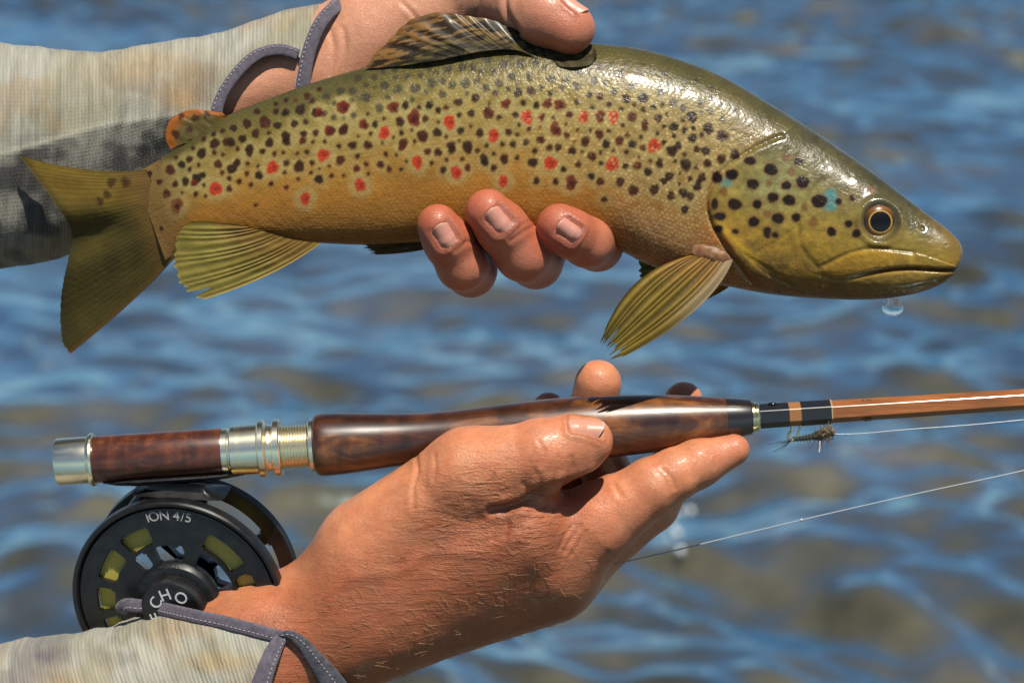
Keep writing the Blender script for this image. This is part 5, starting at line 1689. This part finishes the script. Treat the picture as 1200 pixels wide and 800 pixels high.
def ufold(V, N):
    x, y, z = V.T
    d = x + 0.35 * y
    r = 6.5 * (fbm(d / 42, y / 120, z / 80, oct=3, seed=91) - 0.5) + 3.0 * (fbm(d / 15, y / 70, oct=2, seed=93) - 0.5)
    return r * sstep(400, 250, x)
def ucol(V):
    x, y, z = V.T
    c = camo(x, y, 5, [(225, 95, 22, 34, (0.17, 0.125, 0.085), 0.8), (170, 75, 60, 30, (0.36, 0.25, 0.13), 0.45), (205, 112, 26, 14, (0.40, 0.26, 0.12), 0.6)])
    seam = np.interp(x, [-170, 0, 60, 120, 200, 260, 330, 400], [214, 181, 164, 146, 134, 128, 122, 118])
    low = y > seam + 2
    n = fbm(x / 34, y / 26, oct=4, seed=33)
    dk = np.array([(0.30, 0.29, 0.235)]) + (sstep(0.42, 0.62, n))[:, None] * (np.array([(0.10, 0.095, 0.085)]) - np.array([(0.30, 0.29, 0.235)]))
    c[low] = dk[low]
    pale = np.exp(-((y - seam + 1) / 3.0) ** 2)
    c += (0.7 * pale)[:, None] * (np.array([0.50, 0.48, 0.38]) - c)
    return c
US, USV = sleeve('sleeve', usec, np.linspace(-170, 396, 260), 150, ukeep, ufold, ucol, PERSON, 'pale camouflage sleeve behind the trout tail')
tp = on_cloth(USV, curve([(250, 140), (252, 121), (261, 101), (276, 80), (292, 64), (309, 55.5), (328, 54), (346, 60)], 60), 0)
band('thumb_hole_binding', tp, 13.5, 2.6, BIND, US, stitch=0.55)
ub = curve([Q(404, 2, -72), Q(392, 9, -44), Q(377, 25, -31), Q(367, 45, -27), Q(360, 68, -26), Q(355, 100, -27), Q(352, 128, -33)], 60)
band('cuff_binding', ub, np.interp(np.linspace(0, 1, 60), [0, .3, 1], [18, 16, 17]), 2.6, BIND, US, stitch=-0.6)
th2 = curve([Q(360, 78, -34), Q(352, 82, -33), Q(347, 92, -33), Q(346, 104, -34)], 20)
mesh('loose_thread', *tube(th2, 0.7, 6), STITCH, US)

# ---- lower sleeve
LAX = curve([Q(-160, 968, -30), Q(60, 893, -26), Q(230, 815, -22), Q(330, 778, -20), Q(420, 735, -18)], 240)
def lsec(u):
    p = LAX[int(u)]
    q = LAX[min(int(u) + 1, 239)] - LAX[max(int(u) - 1, 0)]; q /= np.linalg.norm(q)
    nrm = np.array([q[1], -q[0], 0])
    r = np.interp(p[0], [-160, 60, 160, 230, 330, 420], [150, 150, 124, 108, 93, 86])
    return [p + nrm * r * math.cos(a) + np.array([0, 0, 1.0]) * (r * 0.98) * math.sin(a) for a in np.linspace(0, 2 * np.pi, 16, endpoint=False)]
ltrim = [(128, 704), (140, 708), (156, 709), (200, 713), (260, 721), (300, 729), (332, 738)]
def lkeep(C, front):
    x, y, z = C.T
    yl = np.interp(x, [p[0] for p in ltrim], [p[1] for p in ltrim])
    xe = np.interp(y, [730, 738, 765, 800, 850], [334, 332, 322, 312, 300])
    k = (x < 150) | ((y > yl) & (x < xe))
    k &= ~((z < -40) & (x > 160))
    return k
def lfold(V, N):
    x, y, z = V.T
    d = x * 0.8 - y * 0.55
    r = 13 * (fbm(d / 46, (x * .55 + y * .8) / 120, z / 90, oct=3, seed=191) - 0.5) + 6.0 * (fbm(d / 17 + 3, y / 60, oct=2, seed=193) - 0.5)
    bag = 6 * np.exp(-((x - 300) / 22) ** 2) * sstep(740, 790, y)
    return r + bag
def lcol(V):
    x, y, z = V.T
    return camo(x, y, 8, [(58, 762, 34, 14, (0.12, 0.105, 0.105), 0.85), (45, 790, 22, 18, (0.16, 0.14, 0.14), 0.6), (262, 765, 40, 12, (0.32, 0.23, 0.10), 0.7), (205, 740, 18, 18, (0.26, 0.17, 0.10), 0.5), (88, 790, 30, 12, (0.30, 0.21, 0.12), 0.5)])
LS, LSV = sleeve('sleeve', lsec, np.arange(0, 236), 170, lkeep, lfold, lcol, PERSON, 'cream camouflage sleeve of the arm below the reel', 2.6)
lb = on_cloth(LSV, curve([(142, 716), (146, 709), (156, 707.5), (178, 710), (210, 713), (250, 719), (290, 727), (334, 738)], 90), 1)
band('cuff_binding', lb, 16, 2.8, BIND, LS, stitch=-0.35)
lb2 = on_cloth(LSV, curve([(338, 736), (328, 752), (320, 772), (314, 792), (309, 815), (305, 840)], 50), 3)
lb2[:, 2] = np.maximum(lb2[:, 2], lb2[0, 2] - 6)
band('cuff_binding', lb2, np.interp(np.linspace(0, 1, 50), [0, .2, 1], [12, 20, 25]), 2.8, BIND, LS, stitch=0.6)
z0 = lb2[0, 2]
fl = curve([(334, 735, z0 + 1), (347, 735, z0 + 4), (360, 745, z0 + 2), (374, 764, z0 - 4), (389, 786, z0 - 12), (404, 812, z0 - 22), (418, 840, z0 - 34)], 60)
INN = M('inside_cuff'); 
INN.l(INN.ramp(INN.noise(INN.P((1, 1, 1)), 12, 4, .6), [(0.3, (0.030, 0.032, 0.042)), (0.7, (0.085, 0.088, 0.105))]), INN.b.inputs['Base Color'])
INN.set(Roughness=0.85, Sheen_Weight=0.2, Specular_IOR_Level=0.2)
INN.l(INN.bump(INN.noise(INN.P(), 40, 3), 0.0005, 0.5), INN.b.inputs['Normal'])
band('cuff_lining', fl, np.interp(np.linspace(0, 1, 60), [0, .15, .5, 1], [6, 13, 24, 38]), 3.6, INN.m, LS, stitch=0.2, tilt=(0.35, 0.25, 0.9))
# ------------------------------------------------------------------ drops of water
def drop(cx, top, r, L, z):
    pr = []
    for f in np.linspace(0, 1, 40):
        y = top + L * f
        rr = r * (0.62 + 0.52 * f) if f < .45 else r * math.sqrt(max(1 - ((f - .45) / .55) ** 2, 0)) * (0.62 + 0.52 * .45) / 1.0
        pr.append((y, max(rr, 0.02)))
    a = np.linspace(0, 2 * np.pi, 40, endpoint=False)
    V = np.array([[cx + q * math.cos(t), y, z + q * math.sin(t)] for y, q in pr for t in a])
    Fc = [list(f) for f in grid_faces(40, 40, cv=True)] + [list(range(40))[::-1], [39 * 40 + k for k in range(40)]]
    return V, Fc
o = mesh('water_drop', *drop(Q(1046, 351, 50)[0], Q(1046, 351, 50)[1] - 1, 14.5, 22, 50), GLASS.m); tag(o, 'clear round water drop hanging below the jaw of the trout', 'water drop')
o = mesh('water_drop', *drop(543, 336, 6.5, 7, 28), GLASS.m); tag(o, 'tiny bright water drop hanging under the lowest curled fingertip', 'water drop')
